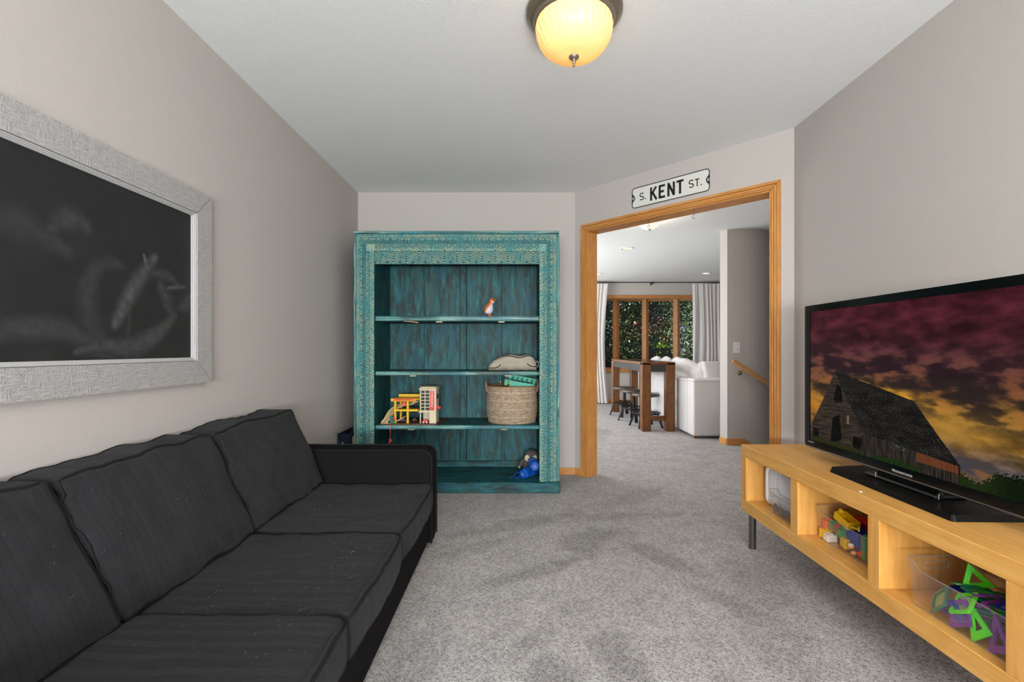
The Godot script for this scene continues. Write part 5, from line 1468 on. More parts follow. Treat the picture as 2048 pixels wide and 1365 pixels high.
func build_bins():
	var st: SurfaceTool
	make_bin("clear_bin", "clear plastic bin full of green and purple magnetic tiles in the nearest bay", 1.262, 1.452, 1.205, 1.528, 0.122, 0.152)
	make_bin("clear_bin", "clear plastic bin of coloured building blocks in the middle bay of the bench", 1.302, 1.50, 1.70, 2.058, 0.112, 0.142)
	make_bin("clear_bin", "small clear plastic bin holding grey cloth in front of the white ribbed case", 1.262, 1.30, 2.15, 2.37, 0.10, 0.12)
	make_bin("clear_bin", "empty clear plastic bin standing behind the magnetic tiles at the bay's back", 1.47, 1.628, 1.21, 1.50, 0.17, 0.19)
	st = begin()
	sheet(st, 24, 10, func(u, v): var a = TAU * v; return D(1.281 + 0.0085 * cos(a), BSHELF + 0.030 + 0.025 * sin(a) * (0.7 + 0.3 * sin(u * 21.0)), lerpf(2.17, 2.35, u)), Vector2.ONE)
	single("grey_cloth", st, M["grey plush"], "crumpled grey cloth inside the small clear bin", "cloth")
	# white ribbed case
	var o = thing("ribbed_case", "white ribbed plastic carrying case in the far bay of the bench", "case", D(1.42, BSHELF, 2.345))
	st = begin()
	prism(st, rrect(0.24, 0.200, 0.035, 6, Vector2(1.435, BSHELF + 0.1005)), -2.19, -2.48, ID, 0)
	part(o, "body", st, M["white plastic"])
	st = begin()
	for k in 15:
		var d := 2.425 - 0.0165 * k
		prism(st, rrect(0.258, 0.212, 0.040, 6, Vector2(1.435, BSHELF + 0.1065)), -d - 0.003, -d + 0.003, ID)
	part(o, "rib", st, M["white plastic"]).set_meta("kind", "stuff")
	st = begin()
	for e in [2.482, 2.437]: ring_prism(st, rrect(0.256, 0.216, 0.042, 6, Vector2(1.435, BSHELF + 0.1085)), rrect(0.22, 0.18, 0.028, 6, Vector2(1.435, BSHELF + 0.1085)), -e - 0.005, -e + 0.005, ID)
	part(o, "end_band", st, M["white plastic"])
	st = begin(); tube(st, curve_pts(PackedVector3Array([D(1.38, BSHELF + 0.210, 2.40), D(1.38, BSHELF + 0.224, 2.39), D(1.38, BSHELF + 0.224, 2.31), D(1.38, BSHELF + 0.210, 2.30)]), 5), 0.006, 8); part(o, "handle", st, M["white plastic"])
	# blocks
	var r := RandomNumberGenerator.new(); r.seed = 12
	var y := BSHELF + 0.004
	var lay := [[1.335, 0.016, 2.041, "toy yellow", "yellow brick standing at the far end of the block bin", 0.030, 0.040], [1.332, 0.010, 2.009, "toy white", "white brick lying on the bin floor", 0.030, 0.032], [1.345, 0.058, 2.037, "toy coral", "pink red brick on top at the block bin's far end", 0.032, 0.034], [1.350, 0.060, 2.007, "toy green", "upper green brick second from the bin's far end", 0.032, 0.034],
		[1.352, 0.056, 1.979, "toy red", "flat red brick between the two green bricks", 0.028, 0.030], [1.348, 0.052, 1.952, "toy green", "green brick just before the yellow cog brick", 0.034, 0.034], [1.352, 0.022, 1.920, "toy yellow", "yellow stepped brick lying under the yellow cart", 0.040, 0.042], [1.40, 0.030, 2.013, "toy blue", "blue brick half hidden under the pile", 0.036, 0.05], [1.43, 0.030, 1.942, "toy purple", "purple brick half hidden under the pile", 0.036, 0.05],
		[1.335, 0.048, 1.805, "toy green", "tall green brick beside the bin's near end", 0.020, 0.095], [1.360, 0.030, 1.825, "toy yellow", "tall yellow brick behind the tall green brick", 0.024, 0.060], [1.44, 0.040, 1.863, "toy orange", "orange brick at the back of the block bin", 0.04, 0.06]]
	for b in lay:
		var t = thing("toy_brick", b[4], "toy brick", D(b[0], y, b[2]), "bricks in the middle bin")
		st = begin(); bx(st, Vector3(0, b[1] + 0.004, 0), Vector3(b[5] * 1.35, b[6] * 0.95, b[5] * 1.18), 0.002, 0, Transform3D(Basis(Vector3.UP, r.randf_range(-0.3, 0.3)), Vector3.ZERO)); part(t, "body", st, M[b[3]]).position = Vector3.ZERO
		for q in 2:
			st = begin(); lathe(st, P2([[0, 0], [0.006, 0], [0.006, 0.005], [0, 0.005]]), 10, Transform3D(Basis.IDENTITY, Vector3(0, b[1] + 0.004 + b[6] * 0.475, (q - 0.5) * b[5] * 0.5)), true); part(t, "stud", st, M[b[3]]).position = Vector3.ZERO
	var bb = thing("blue_crate", "see-through blue toy crate in the middle bin, behind the figures", "toy crate", D(1.372, y, 1.885))
	for w in [[-0.030, 0, 0.004, 0.082], [0.030, 0, 0.004, 0.082], [0, -0.04, 0.064, 0.004], [0, 0.04, 0.064, 0.004]]:
		st = begin(); bx(st, Vector3(w[0], 0.045, w[1]), Vector3(w[2], 0.088, w[3]), 0.001); part(bb, "wall", st, M["toy blue"]).position = Vector3.ZERO
	for k in 5:
		st = begin(); bx(st, Vector3(-0.033, 0.045, -0.03 + 0.015 * k), Vector3(0.003, 0.086, 0.004), 0.001); part(bb, "bar", st, M["tile blue"]).position = Vector3.ZERO
	var rb = thing("red_box", "translucent red toy box at the back of the middle bin", "toy box", D(1.43, y + 0.085, 1.925))
	for w in [[0, 0.031, 0, 0.08, 0.004, 0.09], [0, -0.031, 0, 0.08, 0.004, 0.09], [-0.038, 0, 0.043, 0.004, 0.066, 0.004], [0.038, 0, 0, 0.004, 0.066, 0.09], [0, 0, -0.043, 0.08, 0.066, 0.004], [0, 0, 0.043, 0.08, 0.066, 0.004]]:
		st = begin(); bx(st, Vector3(w[0], w[1], w[2]), Vector3(w[3], w[4], w[5]), 0.001); part(rb, "panel", st, M["toy red"]).position = Vector3.ZERO
	var ct = thing("toy_cart", "bright yellow open toy cart with handle on top of the blocks", "toy cart", D(1.355, y + 0.090, 1.945))
	for w in [[0, 0.0, 0, 0.05, 0.004, 0.085], [-0.024, 0.016, 0, 0.004, 0.030, 0.085], [0.024, 0.016, 0, 0.004, 0.030, 0.085], [0, 0.016, 0.041, 0.05, 0.030, 0.004], [0, 0.016, -0.041, 0.05, 0.030, 0.004]]:
		st = begin(); bx(st, Vector3(w[0], w[1], w[2]), Vector3(w[3], w[4], w[5]), 0.001, 0, Transform3D(Basis(Vector3.RIGHT, 0.25), Vector3(0, 0.006, 0))); part(ct, "panel", st, M["toy yellow"]).position = Vector3.ZERO
	st = begin(); tube(st, PackedVector3Array([Vector3(-0.02, 0.012, 0.045), Vector3(-0.02, 0.020, 0.10)]), 0.0035, 8); tube(st, PackedVector3Array([Vector3(-0.02, 0.012, 0.10), Vector3(-0.02, 0.030, 0.10)]), 0.004, 8); ball(st, Vector3(0.0, 0.046, -0.03), Vector3(0.012, 0.012, 0.012), 12); part(ct, "handle", st, M["toy yellow"]).position = Vector3.ZERO
	var n := 0
	for f in [[1.324, 1.872, "toy brown", "toy white", "toy figure with white hair lying in the middle bin against the blue crate"], [1.324, 1.834, "toy red", "toy skin", "toy figure in red at the near corner of the middle bin"]]:
		var fg = thing("toy_figure", f[4], "toy figure", D(f[0], y, f[1]))
		st = begin(); lathe(st, P2([[0, 0.001], [0.010, 0.002], [0.012, 0.010], [0.009, 0.026], [0, 0.028]]), 14, Transform3D(Basis(Vector3.FORWARD, 1.1) * Basis(Vector3.UP, 0.3), Vector3(0, 0.012, 0.0))); part(fg, "body", st, M[f[2]]).position = Vector3.ZERO
		st = begin(); ball(st, Vector3(-0.004, 0.034 if n == 0 else 0.018, 0.006 if n == 0 else -0.018), Vector3.ONE * 0.0105, 14); part(fg, "head", st, M["toy skin"]).position = Vector3.ZERO
		st = begin(); ball(st, Vector3(-0.003, 0.038 if n == 0 else 0.022, 0.004 if n == 0 else -0.020), Vector3(0.011, 0.009, 0.011), 14); part(fg, "hair", st, M[f[3]] if n == 0 else M["toy brown"]).position = Vector3.ZERO
		n += 1
	# magnetic tiles: a few that stand out, then the heap
	var aisle := Basis(Vector3(0, 0, 1), Vector3(0, 1, 0), Vector3(-1, 0, 0))
	tile("magnetic_tile", "bright lime tall triangle leaning on the bin's clear front, low", 2, "tile lime", D(1.287, y + 0.045, 1.322), aisle * Basis(Vector3.BACK, 0.75) * Basis(Vector3.RIGHT, -0.25))
	tile("magnetic_tile", "bright lime triangle standing on top of the magnetic tile heap", 1, "tile lime", D(1.37, y + 0.128, 1.415), Basis(Vector3.UP, -0.55) * Basis(Vector3.BACK, 0.3) * Basis(Vector3.RIGHT, -0.15))
	tile("magnetic_tile", "bright lime square lying tilted behind the bin's clear front", 0, "tile lime", D(1.300, y + 0.075, 1.375), aisle * Basis(Vector3.BACK, 0.5) * Basis(Vector3.RIGHT, -0.8))
	tile("magnetic_tile", "teal square leaning at the far left of the tile heap", 0, "tile teal", D(1.300, y + 0.045, 1.452), aisle * Basis(Vector3.BACK, 0.8) * Basis(Vector3.RIGHT, -0.7))
	tile("magnetic_tile", "purple square leaning low beside the bright lime triangle", 0, "tile purple", D(1.287, y + 0.045, 1.375), aisle * Basis(Vector3.BACK, 0.55) * Basis(Vector3.RIGHT, -0.3))
	tile("magnetic_tile", "purple triangle at the near end of the bin's clear front", 2, "tile purple", D(1.288, y + 0.040, 1.262), aisle * Basis(Vector3.BACK, 0.5) * Basis(Vector3.RIGHT, -0.3))
	tile("magnetic_tile", "dark green square lying on top of the heap beside the lime triangle", 0, "tile green", D(1.40, y + 0.100, 1.35), Basis(Vector3.UP, 0.4) * Basis(Vector3.RIGHT, 1.45))
	tile("magnetic_tile", "blue square lying on top at the near end of the heap", 0, "tile blue", D(1.345, y + 0.095, 1.285), Basis(Vector3.UP, 0.3) * Basis(Vector3.RIGHT, 1.35))
	for k in 34:
		var kind: String = ["tile green", "tile teal", "tile purple", "tile blue", "tile green"][k % 5]
		var lvl := 0.010 + 0.0026 * k
		var b := Basis(Vector3.UP, r.randf() * TAU) * Basis(Vector3.RIGHT, PI / 2.0 + r.randf_range(-0.35, 0.35))
		tile("magnetic_tile", {"tile green": "dark green magnetic tile jumbled within the heap in the clear bin", "tile teal": "teal magnetic tile jumbled within the heap in the clear bin", "tile purple": "purple magnetic tile jumbled within the heap in the clear bin", "tile blue": "blue magnetic tile jumbled within the heap in the clear bin"}[kind], 0 if k % 4 else 1, kind, D(r.randf_range(1.318, 1.395), y + lvl + 0.012, r.randf_range(1.27, 1.445)), b, {"tile green": "green tiles in the heap", "tile teal": "teal tiles in the heap", "tile purple": "purple tiles in the heap", "tile blue": "blue tiles in the heap"}[kind])

func inside(p: Vector2, poly: PackedVector2Array, box: Rect2) -> bool:
	return box.has_point(p) and Geometry2D.is_point_in_polygon(p, poly)

func barn_picture(w: int, h: int) -> ImageTexture:   # what the screen shows: an old barn under a red and gold evening sky
	var cl := streak(w, h, 2, 0.011, 101, 5)
	var c2 := streak(w, h, 3, 0.030, 102, 5)
	var fine := nimg(w, h, 0.12, 103, FastNoiseLite.TYPE_SIMPLEX_SMOOTH, 3).get_data()
	var vert := nimg(w, h / 12, 0.16, 104, FastNoiseLite.TYPE_SIMPLEX_SMOOTH, 3); vert.resize(w, h, Image.INTERPOLATE_CUBIC)
	var vd := vert.get_data()
	var hor := streak(w, h, 10, 0.14, 105, 3)
	var sky := ramp([0.0, Color(0.30, 0.11, 0.16), 0.22, Color(0.31, 0.14, 0.17), 0.42, Color(0.29, 0.19, 0.20), 0.55, Color(0.42, 0.29, 0.18), 0.63, Color(0.62, 0.46, 0.20), 0.74, Color(0.66, 0.47, 0.17), 0.84, Color(0.44, 0.36, 0.30), 0.92, Color(0.38, 0.36, 0.38), 1.0, Color(0.40, 0.33, 0.30)])
	var roof := P2([[0.158, 0.450], [0.542, 0.593], [0.592, 0.690], [0.706, 0.905], [0.325, 0.853], [0.228, 0.640]])
	var gable := P2([[0.158, 0.453], [0.228, 0.640], [0.325, 0.853], [0.30, 1.01], [0.005, 1.01], [0.010, 0.862], [0.095, 0.640]])
	var side := P2([[0.320, 0.850], [0.706, 0.902], [0.700, 1.01], [0.29, 1.01]])
	var red := P2([[0.553, 0.885], [0.698, 0.905], [0.698, 0.946], [0.553, 0.940]])
	var holes := [P2([[0.170, 0.545], [0.195, 0.56], [0.205, 0.66], [0.170, 0.68], [0.150, 0.66]]), P2([[0.145, 0.79], [0.185, 0.76], [0.200, 0.93], [0.130, 0.99]]), P2([[0.262, 0.885], [0.312, 0.895], [0.305, 0.99], [0.262, 0.98]]), P2([[0.020, 0.90], [0.055, 0.90], [0.055, 0.99], [0.020, 0.98]])]
	var lit := P2([[0.228, 0.755], [0.240, 0.755], [0.240, 0.815], [0.228, 0.815]])
	var boxes := []
	for p in [roof, gable, side, red, lit] + holes:
		var rc := Rect2(p[0], Vector2.ZERO)
		for q in p: rc = rc.expand(q)
		boxes.append(rc)
	var out := PackedByteArray(); out.resize(w * h * 3)
	for j in h:
		var t := float(j) / h
		for i in w:
			var s := float(i) / w
			var k := j * w + i
			var p := Vector2(s, t)
			var n := (cl[k] - 128) / 100.0
			var m := (c2[k] - 128) / 100.0
			var f := (fine[k] - 128) / 128.0
			var c: Color
			var bush := t > 0.955 - 0.055 * smoothstep(0.72, 0.86, s) + 0.018 * sin(s * 60.0) + 0.03 * f - 0.035 * smoothstep(0.80, 0.87, s) and s > 0.69
			if inside(p, red, boxes[3]): c = Color(0.46, 0.26, 0.17) * (0.85 + 0.25 * (vd[k] / 255.0))
			elif inside(p, side, boxes[2]) and t > 0.853 + (s - 0.325) * 0.135:
				var b := 0.06 + 0.26 * vd[k] / 255.0
				c = Color(b * 1.05, b * 0.93, b * 0.80)
				if s > 0.36 and s < 0.56 and t > 0.962 + 0.2 * absf(s - 0.46) + 0.02 * f: c = Color(0.11, 0.22 + 0.10 * f, 0.09)
				if s > 0.44 and s < 0.52 and t < 0.90 and f > 0.25: c = Color(0.42, 0.46, 0.50)
			elif inside(p, roof, boxes[0]):
				var b := 0.13 + 0.05 * m + (0.09 if f > 0.38 else 0.0) + 0.05 * f
				c = Color(b, b * 0.97, b * 0.92)
				if (s - t) * 40.0 - floor((s - t) * 40.0) > 0.93 and t > 0.70: c *= 0.55
			elif inside(p, gable, boxes[1]):
				var b := 0.09 + 0.24 * hor[k] / 255.0
				c = Color(b * 1.10, b * 0.92, b * 0.78)
				for q in holes.size():
					if inside(p, holes[q], boxes[5 + q]) and f < 0.45: c = Color(0.03, 0.028, 0.027)
				if inside(p, lit, boxes[4]): c = Color(0.48, 0.43, 0.38)
				if t > 0.965 + 0.02 * f: c = Color(0.16 + 0.22 * maxf(f, 0), 0.19, 0.08)
			elif bush:
				c = Color(0.14, 0.20 + 0.08 * f, 0.08).lerp(Color(0.06, 0.12 + 0.07 * f, 0.05), smoothstep(0.76, 0.86, s))
			else:
				c = sky[clampi(int((t + 0.035 * n) * 255.0), 0, 255)]
				c *= 1.0 + 0.30 * n + 0.20 * m + 0.06 * f
				var dark := smoothstep(-0.25, 0.45, -n * 0.9 - 0.45 * m + 0.10)
				var shade := Color(0.19, 0.12, 0.15) if t < 0.45 else Color(0.19, 0.15, 0.15)
				var slope := t - 0.10 * (s - 0.5)
				var band := smoothstep(0.16, 0.42, slope) * (1.0 - smoothstep(0.60, 0.70, slope) * 0.75)
				c = c.lerp(shade, dark * band * 0.85)
				var ember := smoothstep(0.12, 0.55, n * 0.8 + m * 0.5) * smoothstep(0.26, 0.44, t) * (1.0 - smoothstep(0.60, 0.70, t))
				c = c.lerp(Color(0.66, 0.38, 0.24), ember * 0.45)
				var glow := exp(-Vector2((s - 0.44) / 0.16, (t - 0.565 - 0.25 * (s - 0.44)) / 0.040).length_squared())
				c = c.lerp(Color(1.0, 0.72, 0.22), clampf(glow * (0.85 + 0.9 * m + 0.6 * n), 0.0, 1.0))
				var left := exp(-Vector2((s - 0.0) / 0.05, (t - 0.74) / 0.09).length_squared())
				c = c.lerp(Color(0.80, 0.48, 0.16), left * (0.75 + 0.5 * m))
				var gold := exp(-Vector2((s - 0.63) / 0.20, (t - 0.72) / 0.08).length_squared())
				c = c.lerp(Color(0.76, 0.57, 0.25), gold * 0.72)
				var low := clampf((t - (0.80 + 0.20 * (s - 0.62)) - 0.02 * n) * 16.0, 0.0, 1.0) * smoothstep(0.55, 0.62, s)
				c = c.lerp(Color(0.32, 0.30, 0.32).lerp(Color(0.56, 0.38, 0.25), clampf(m * 1.8, 0.0, 1.0)), low * 0.85)
				c = Color(clampf(c.r, 0, 1), clampf(c.g, 0, 1), clampf(c.b, 0, 1))
			out[k * 3] = clampi(int(c.r * 255.0), 0, 255); out[k * 3 + 1] = clampi(int(c.g * 255.0), 0, 255); out[k * 3 + 2] = clampi(int(c.b * 255.0), 0, 255)
	return tex(out, w, h)

func build_television():
	var o = thing("television", "large flat television on the bench showing a barn under a red sunset", "television", D(1.44, 0.561, 1.745))
	var x := 1.42
	var y0 := 0.613; var y1 := 1.2956; var d0 := 1.159; var d1 := 2.331
	# plane facing the sofa: local x runs from the far end to the near end
	var xf := Transform3D(Basis(Vector3(0, 0, 1), Vector3.UP, Vector3(-1, 0, 0)), Vector3(x, 0, 0))
	var mid := Vector2(-(d0 + d1) / 2.0, (y0 + y1) / 2.0)
	var outer := rrect(d1 - d0, y1 - y0, 0.010, 3, mid)
	var sw := 1.098; var sh := 0.6176
	var smid := Vector2(-1.745, (0.647 + 1.2646) / 2.0)
	var inner := rrect(sw, sh, 0.0015, 3, smid)
	var st := begin(); ring_prism(st, outer, inner, -0.012, 0.0, xf); part(o, "bezel", st, M["gloss black"], "glossy black bezel")
	st = begin(); prism(st, outer, -0.012, -0.032, xf, 0, 0.006); prism(st, rrect(0.80, 0.42, 0.03, 3, mid + Vector2(0, -0.06)), -0.031, -0.075, xf, 0, 0.03); part(o, "back_cover", st, M["black plastic"])
	st = begin(); bx(st, Vector3(smid.x, y0 - 0.001, -0.010), Vector3(d1 - d0 - 0.05, 0.006, 0.030), 0.002, 0, xf); part(o, "lower_lip", st, M["steel"], "thin bright strip under the bezel")
	var sm := mk("screen", Color(0.01, 0.01, 0.01), 0.35)
	sm.emission_enabled = true; sm.emission = Color.WHITE; sm.emission_operator = BaseMaterial3D.EMISSION_OP_MULTIPLY; sm.emission_texture = barn_picture(880, 495); sm.emission_energy_multiplier = 0.72
	sm.metallic_specular = 0.15
	st = begin(); st.set_smooth_group(-1)
	var a := smid - Vector2(sw, sh) / 2.0; var b := smid + Vector2(sw, sh) / 2.0
	quad(st, xf * Vector3(a.x, a.y, -0.006), xf * Vector3(b.x, a.y, -0.006), xf * Vector3(b.x, b.y, -0.006), xf * Vector3(a.x, b.y, -0.006), Vector3(-1, 0, 0), Vector2(0, 1), Vector2(1, 1), Vector2(1, 0), Vector2(0, 0))
	part(o, "screen", st, sm, "lit screen picture")
	lettering(o, "lettering", "emerson", 0.0105, Transform3D(xf.basis, xf * Vector3(-1.739, 0.6275, 0.0006)), M["grey print"], 1.35, 0.001, true)
	st = begin(); bx(st, Vector3(-1.783, 0.6285, 0.0008), Vector3(0.009, 0.008, 0.001), 0.0, 0, xf); part(o, "emblem", st, M["grey print"])
	st = begin(); bx(st, Vector3(-2.282, 0.637, 0.0005), Vector3(0.040, 0.0035, 0.0008), 0.0, 0, xf); part(o, "print", st, M["grey print"], "tiny white print")
	# foot
	st = begin(); prism(st, P2([[1.335, 2.015], [1.352, 2.035], [1.54, 2.065], [1.565, 2.045], [1.565, 1.445], [1.54, 1.425], [1.330, 1.430], [1.323, 1.432], [1.318, 1.438]]), 0.561, 0.580, Transform3D(Basis(Vector3(1, 0, 0), Vector3(0, 0, -1), Vector3(0, 1, 0)), Vector3.ZERO), 0, 0.006)
	part(o, "foot", st, M["dusty black"])
	st = begin(); bxd(st, 1.437, 1.487, 0.578, 0.72, 1.60, 1.89, 0.008); bxd(st, 1.40, 1.51, 0.578, 0.592, 1.58, 1.91, 0.006); part(o, "neck", st, M["black plastic"])
	for d in [1.835, 1.56]:
		st = begin(); tube(st, PackedVector3Array([D(1.392, 0.588, d), D(1.392, 0.606, d)]), 0.003, 8); part(o, "bolt", st, M["steel"])
	var l = area("television_glow", Vector3(1.405, 0.955, -1.745), Vector3(-1, 0, 0), Vector2(1.09, 0.61), 0.012, Color(1.0, 0.62, 0.40))
	l.position.x = 1.405

# ---------------------------------------------------------------- lamps, sign
func omni(called, at: Vector3, energy, color, size := 0.03):
	var l := OmniLight3D.new(); l.name = called; add_child(l)
	l.position = at; l.light_energy = energy; l.light_color = color; l.light_size = size; l.omni_range = 20.0; l.omni_attenuation = 2.0; l.shadow_enabled = true

func build_lamps():
	var at := D(0.2285, CEIL, 1.896)
	var o = thing("ceiling_light", "bronze flush ceiling light with lit amber glass bowl, close to the camera", "ceiling light", at)
	var st := begin()
	lathe(st, P2([[0, -0.0005], [0.135, -0.05], [0.150, -0.052], [0.156, -0.050], [0.160, -0.042], [0.163, -0.036], [0.170, -0.033], [0.178, -0.028], [0.184, -0.020], [0.188, -0.017], [0.1925, -0.012], [0.1925, -0.0005], [0, -0.0005]]), 64)
	part(o, "pan", st, M["bronze metal"], "stepped bronze pan").position = Vector3.ZERO
	var amber := mk("amber glass", Color(0.96, 0.86, 0.66), 0.3)
	amber.backlight_enabled = true; amber.backlight = Color(0.60, 0.52, 0.30)
	amber.emission_enabled = true; amber.emission = Color(1.0, 0.63, 0.15); amber.emission_energy_multiplier = 0.46
	st = begin()
	var prof := [Vector2(0.151, -0.046), Vector2(0.153, -0.062), Vector2(0.151, -0.086), Vector2(0.144, -0.112), Vector2(0.128, -0.139), Vector2(0.101, -0.162), Vector2(0.062, -0.176), Vector2(0.018, -0.181), Vector2(0.002, -0.182)]
	sheet(st, 160, 32, func(u, v):
		var k = v * (prof.size() - 1)
		var i := mini(int(k), prof.size() - 2)
		var p: Vector2 = prof[i].cubic_interpolate(prof[i + 1], prof[maxi(i - 1, 0)], prof[mini(i + 2, prof.size() - 1)], k - i)
		var zig := absf(fposmod(v * 5.0, 2.0) - 1.0)
		var wv = 0.0026 * sin(TAU * 30.0 * u + 3.4 * zig) * smoothstep(0.02, 0.2, v) * (1.0 - 0.6 * v)
		return Vector3((p.x + wv) * cos(TAU * u), p.y + wv * 0.5, (p.x + wv) * sin(TAU * u)))
	part(o, "bowl", st, amber, "rippled amber glass bowl").position = Vector3.ZERO
	st = begin(); lathe(st, P2([[0, -0.222], [0.004, -0.221], [0.0058, -0.216], [0.004, -0.210], [0.0065, -0.206], [0.007, -0.203], [0.005, -0.199], [0.011, -0.194], [0.019, -0.187], [0.021, -0.182], [0.020, -0.178], [0, -0.177]]), 24)
	part(o, "finial", st, M["bronze metal"]).position = Vector3.ZERO
	omni("bulb_glow", at + Vector3(-0.055, -0.105, 0.03), 0.0100, Color(1.0, 0.86, 0.58), 0.03)
	omni("bulb_glow", at + Vector3(0.055, -0.105, -0.02), 0.0100, Color(1.0, 0.86, 0.58), 0.03)
	var dn := SpotLight3D.new(); dn.name = "bowl_light"; add_child(dn)
	dn.look_at_from_position(at + Vector3(0, -0.24, 0), at + Vector3(0, -1, 0), Vector3.FORWARD)
	dn.light_energy = 0.6; dn.light_color = Color(1.0, 0.93, 0.82); dn.spot_angle = 78.0; dn.spot_angle_attenuation = 1.0; dn.spot_range = 20.0; dn.spot_attenuation = 2.0; dn.light_size = 0.15; dn.shadow_enabled = true
	# living room bowl lamp
	at = D(1.36, CEIL, 4.85)
	o = thing("ceiling_light", "white glass bowl ceiling light seen through the doorway, under its head", "ceiling light", at)
	st = begin(); lathe(st, P2([[0, -0.028], [0.122, -0.028], [0.136, -0.022], [0.139, -0.0005], [0, -0.0005]]), 48); part(o, "pan", st, M["bronze metal"]).position = Vector3.ZERO
	var white := mk("white glass", Color(0.92, 0.90, 0.88), 0.3)
	white.emission_enabled = true; white.emission = Color(1.0, 0.93, 0.85); white.emission_energy_multiplier = 0.85
	st = begin(); lathe(st, P2([[0, -0.125], [0.035, -0.122], [0.072, -0.108], [0.103, -0.080], [0.122, -0.045], [0.126, -0.028]]), 48); part(o, "bowl", st, white).position = Vector3.ZERO
	st = begin(); lathe(st, P2([[0, -0.138], [0.008, -0.136], [0.010, -0.130], [0.014, -0.126], [0.014, -0.122], [0, -0.122]]), 16); part(o, "finial", st, M["bronze metal"]).position = Vector3.ZERO
	omni("bowl_glow", at + Vector3(0, -0.08, 0), 0.25, Color(1.0, 0.92, 0.82), 0.05)
	var dl := SpotLight3D.new(); dl.name = "bowl_light"; add_child(dl)
	dl.look_at_from_position(at + Vector3(0, -0.15, 0), at + Vector3(0, -1, 0), Vector3.FORWARD)
	dl.light_energy = 0.55; dl.light_color = Color(1.0, 0.94, 0.86); dl.spot_angle = 80.0; dl.spot_angle_attenuation = 1.0; dl.spot_range = 20.0; dl.spot_attenuation = 2.0; dl.light_size = 0.12; dl.shadow_enabled = true
	# recessed downlights
	var n := 0
	for c in [[1.475, 6.34, Color(1.0, 0.66, 0.26), "warm recessed ceiling downlight nearest the doorway in the living room"], [1.44, 8.50, Color(1.0, 0.66, 0.26), "warm recessed ceiling downlight at the left door jamb, above the left curtain"], [3.37, 8.43, Color(1.0, 0.92, 0.80), "white recessed ceiling downlight above the right curtain"]]:
		at = D(c[0], CEIL, c[1])
		o = thing("downlight", c[3], "downlight", at)
		st = begin(); lathe(st, P2([[0.062, -0.0008], [0.064, -0.005], [0.085, -0.006], [0.092, -0.003], [0.093, -0.0005]]), 40); part(o, "trim_ring", st, M["white plastic"]).position = Vector3.ZERO
		var lm := mk("downlight lens %d" % n, Color(0.9, 0.9, 0.9), 0.4)
		lm.emission_enabled = true; lm.emission = c[2]; lm.emission_energy_multiplier = 1.5
		st = begin(); lathe(st, P2([[0, -0.004], [0.04, -0.0035], [0.063, -0.001], [0.063, -0.0005], [0, -0.0005]]), 32); part(o, "lens", st, lm).position = Vector3.ZERO
		var s := SpotLight3D.new(); s.name = "downlight_beam"; add_child(s)
		s.look_at_from_position(at + Vector3(0, -0.012, 0), at + Vector3(0, -1, 0), Vector3.FORWARD)
		s.light_energy = 0.35; s.light_color = c[2]; s.spot_angle = 55.0; s.spot_range = 20.0; s.spot_attenuation = 2.0; s.light_size = 0.05; s.shadow_enabled = true
		n += 1

func stroke(st: SurfaceTool, pts: Array, w: float, xf: Transform3D, z0 := 0.0, z1 := 0.001):   # a drawn line with mitred bends
	var n := pts.size()
	var l := []
	var r := []
	for i in n:
		var p := Vector2(pts[i][0], pts[i][1])
		var a := p - Vector2(pts[i - 1][0], pts[i - 1][1]) if i > 0 else Vector2.ZERO
		var b := Vector2(pts[i + 1][0], pts[i + 1][1]) - p if i < n - 1 else Vector2.ZERO
		var t := (a.normalized() + b.normalized()).normalized()
		var nn := Vector2(-t.y, t.x)
		var k := 1.0
		if i > 0 and i < n - 1: k = 1.0 / maxf(0.5, nn.dot(Vector2(-b.normalized().y, b.normalized().x)))
		l.append(p + nn * w / 2.0 * k); r.append(p - nn * w / 2.0 * k)
	for i in n - 1: prism(st, PackedVector2Array([r[i], r[i + 1], l[i + 1], l[i]]), z0, z1, xf)

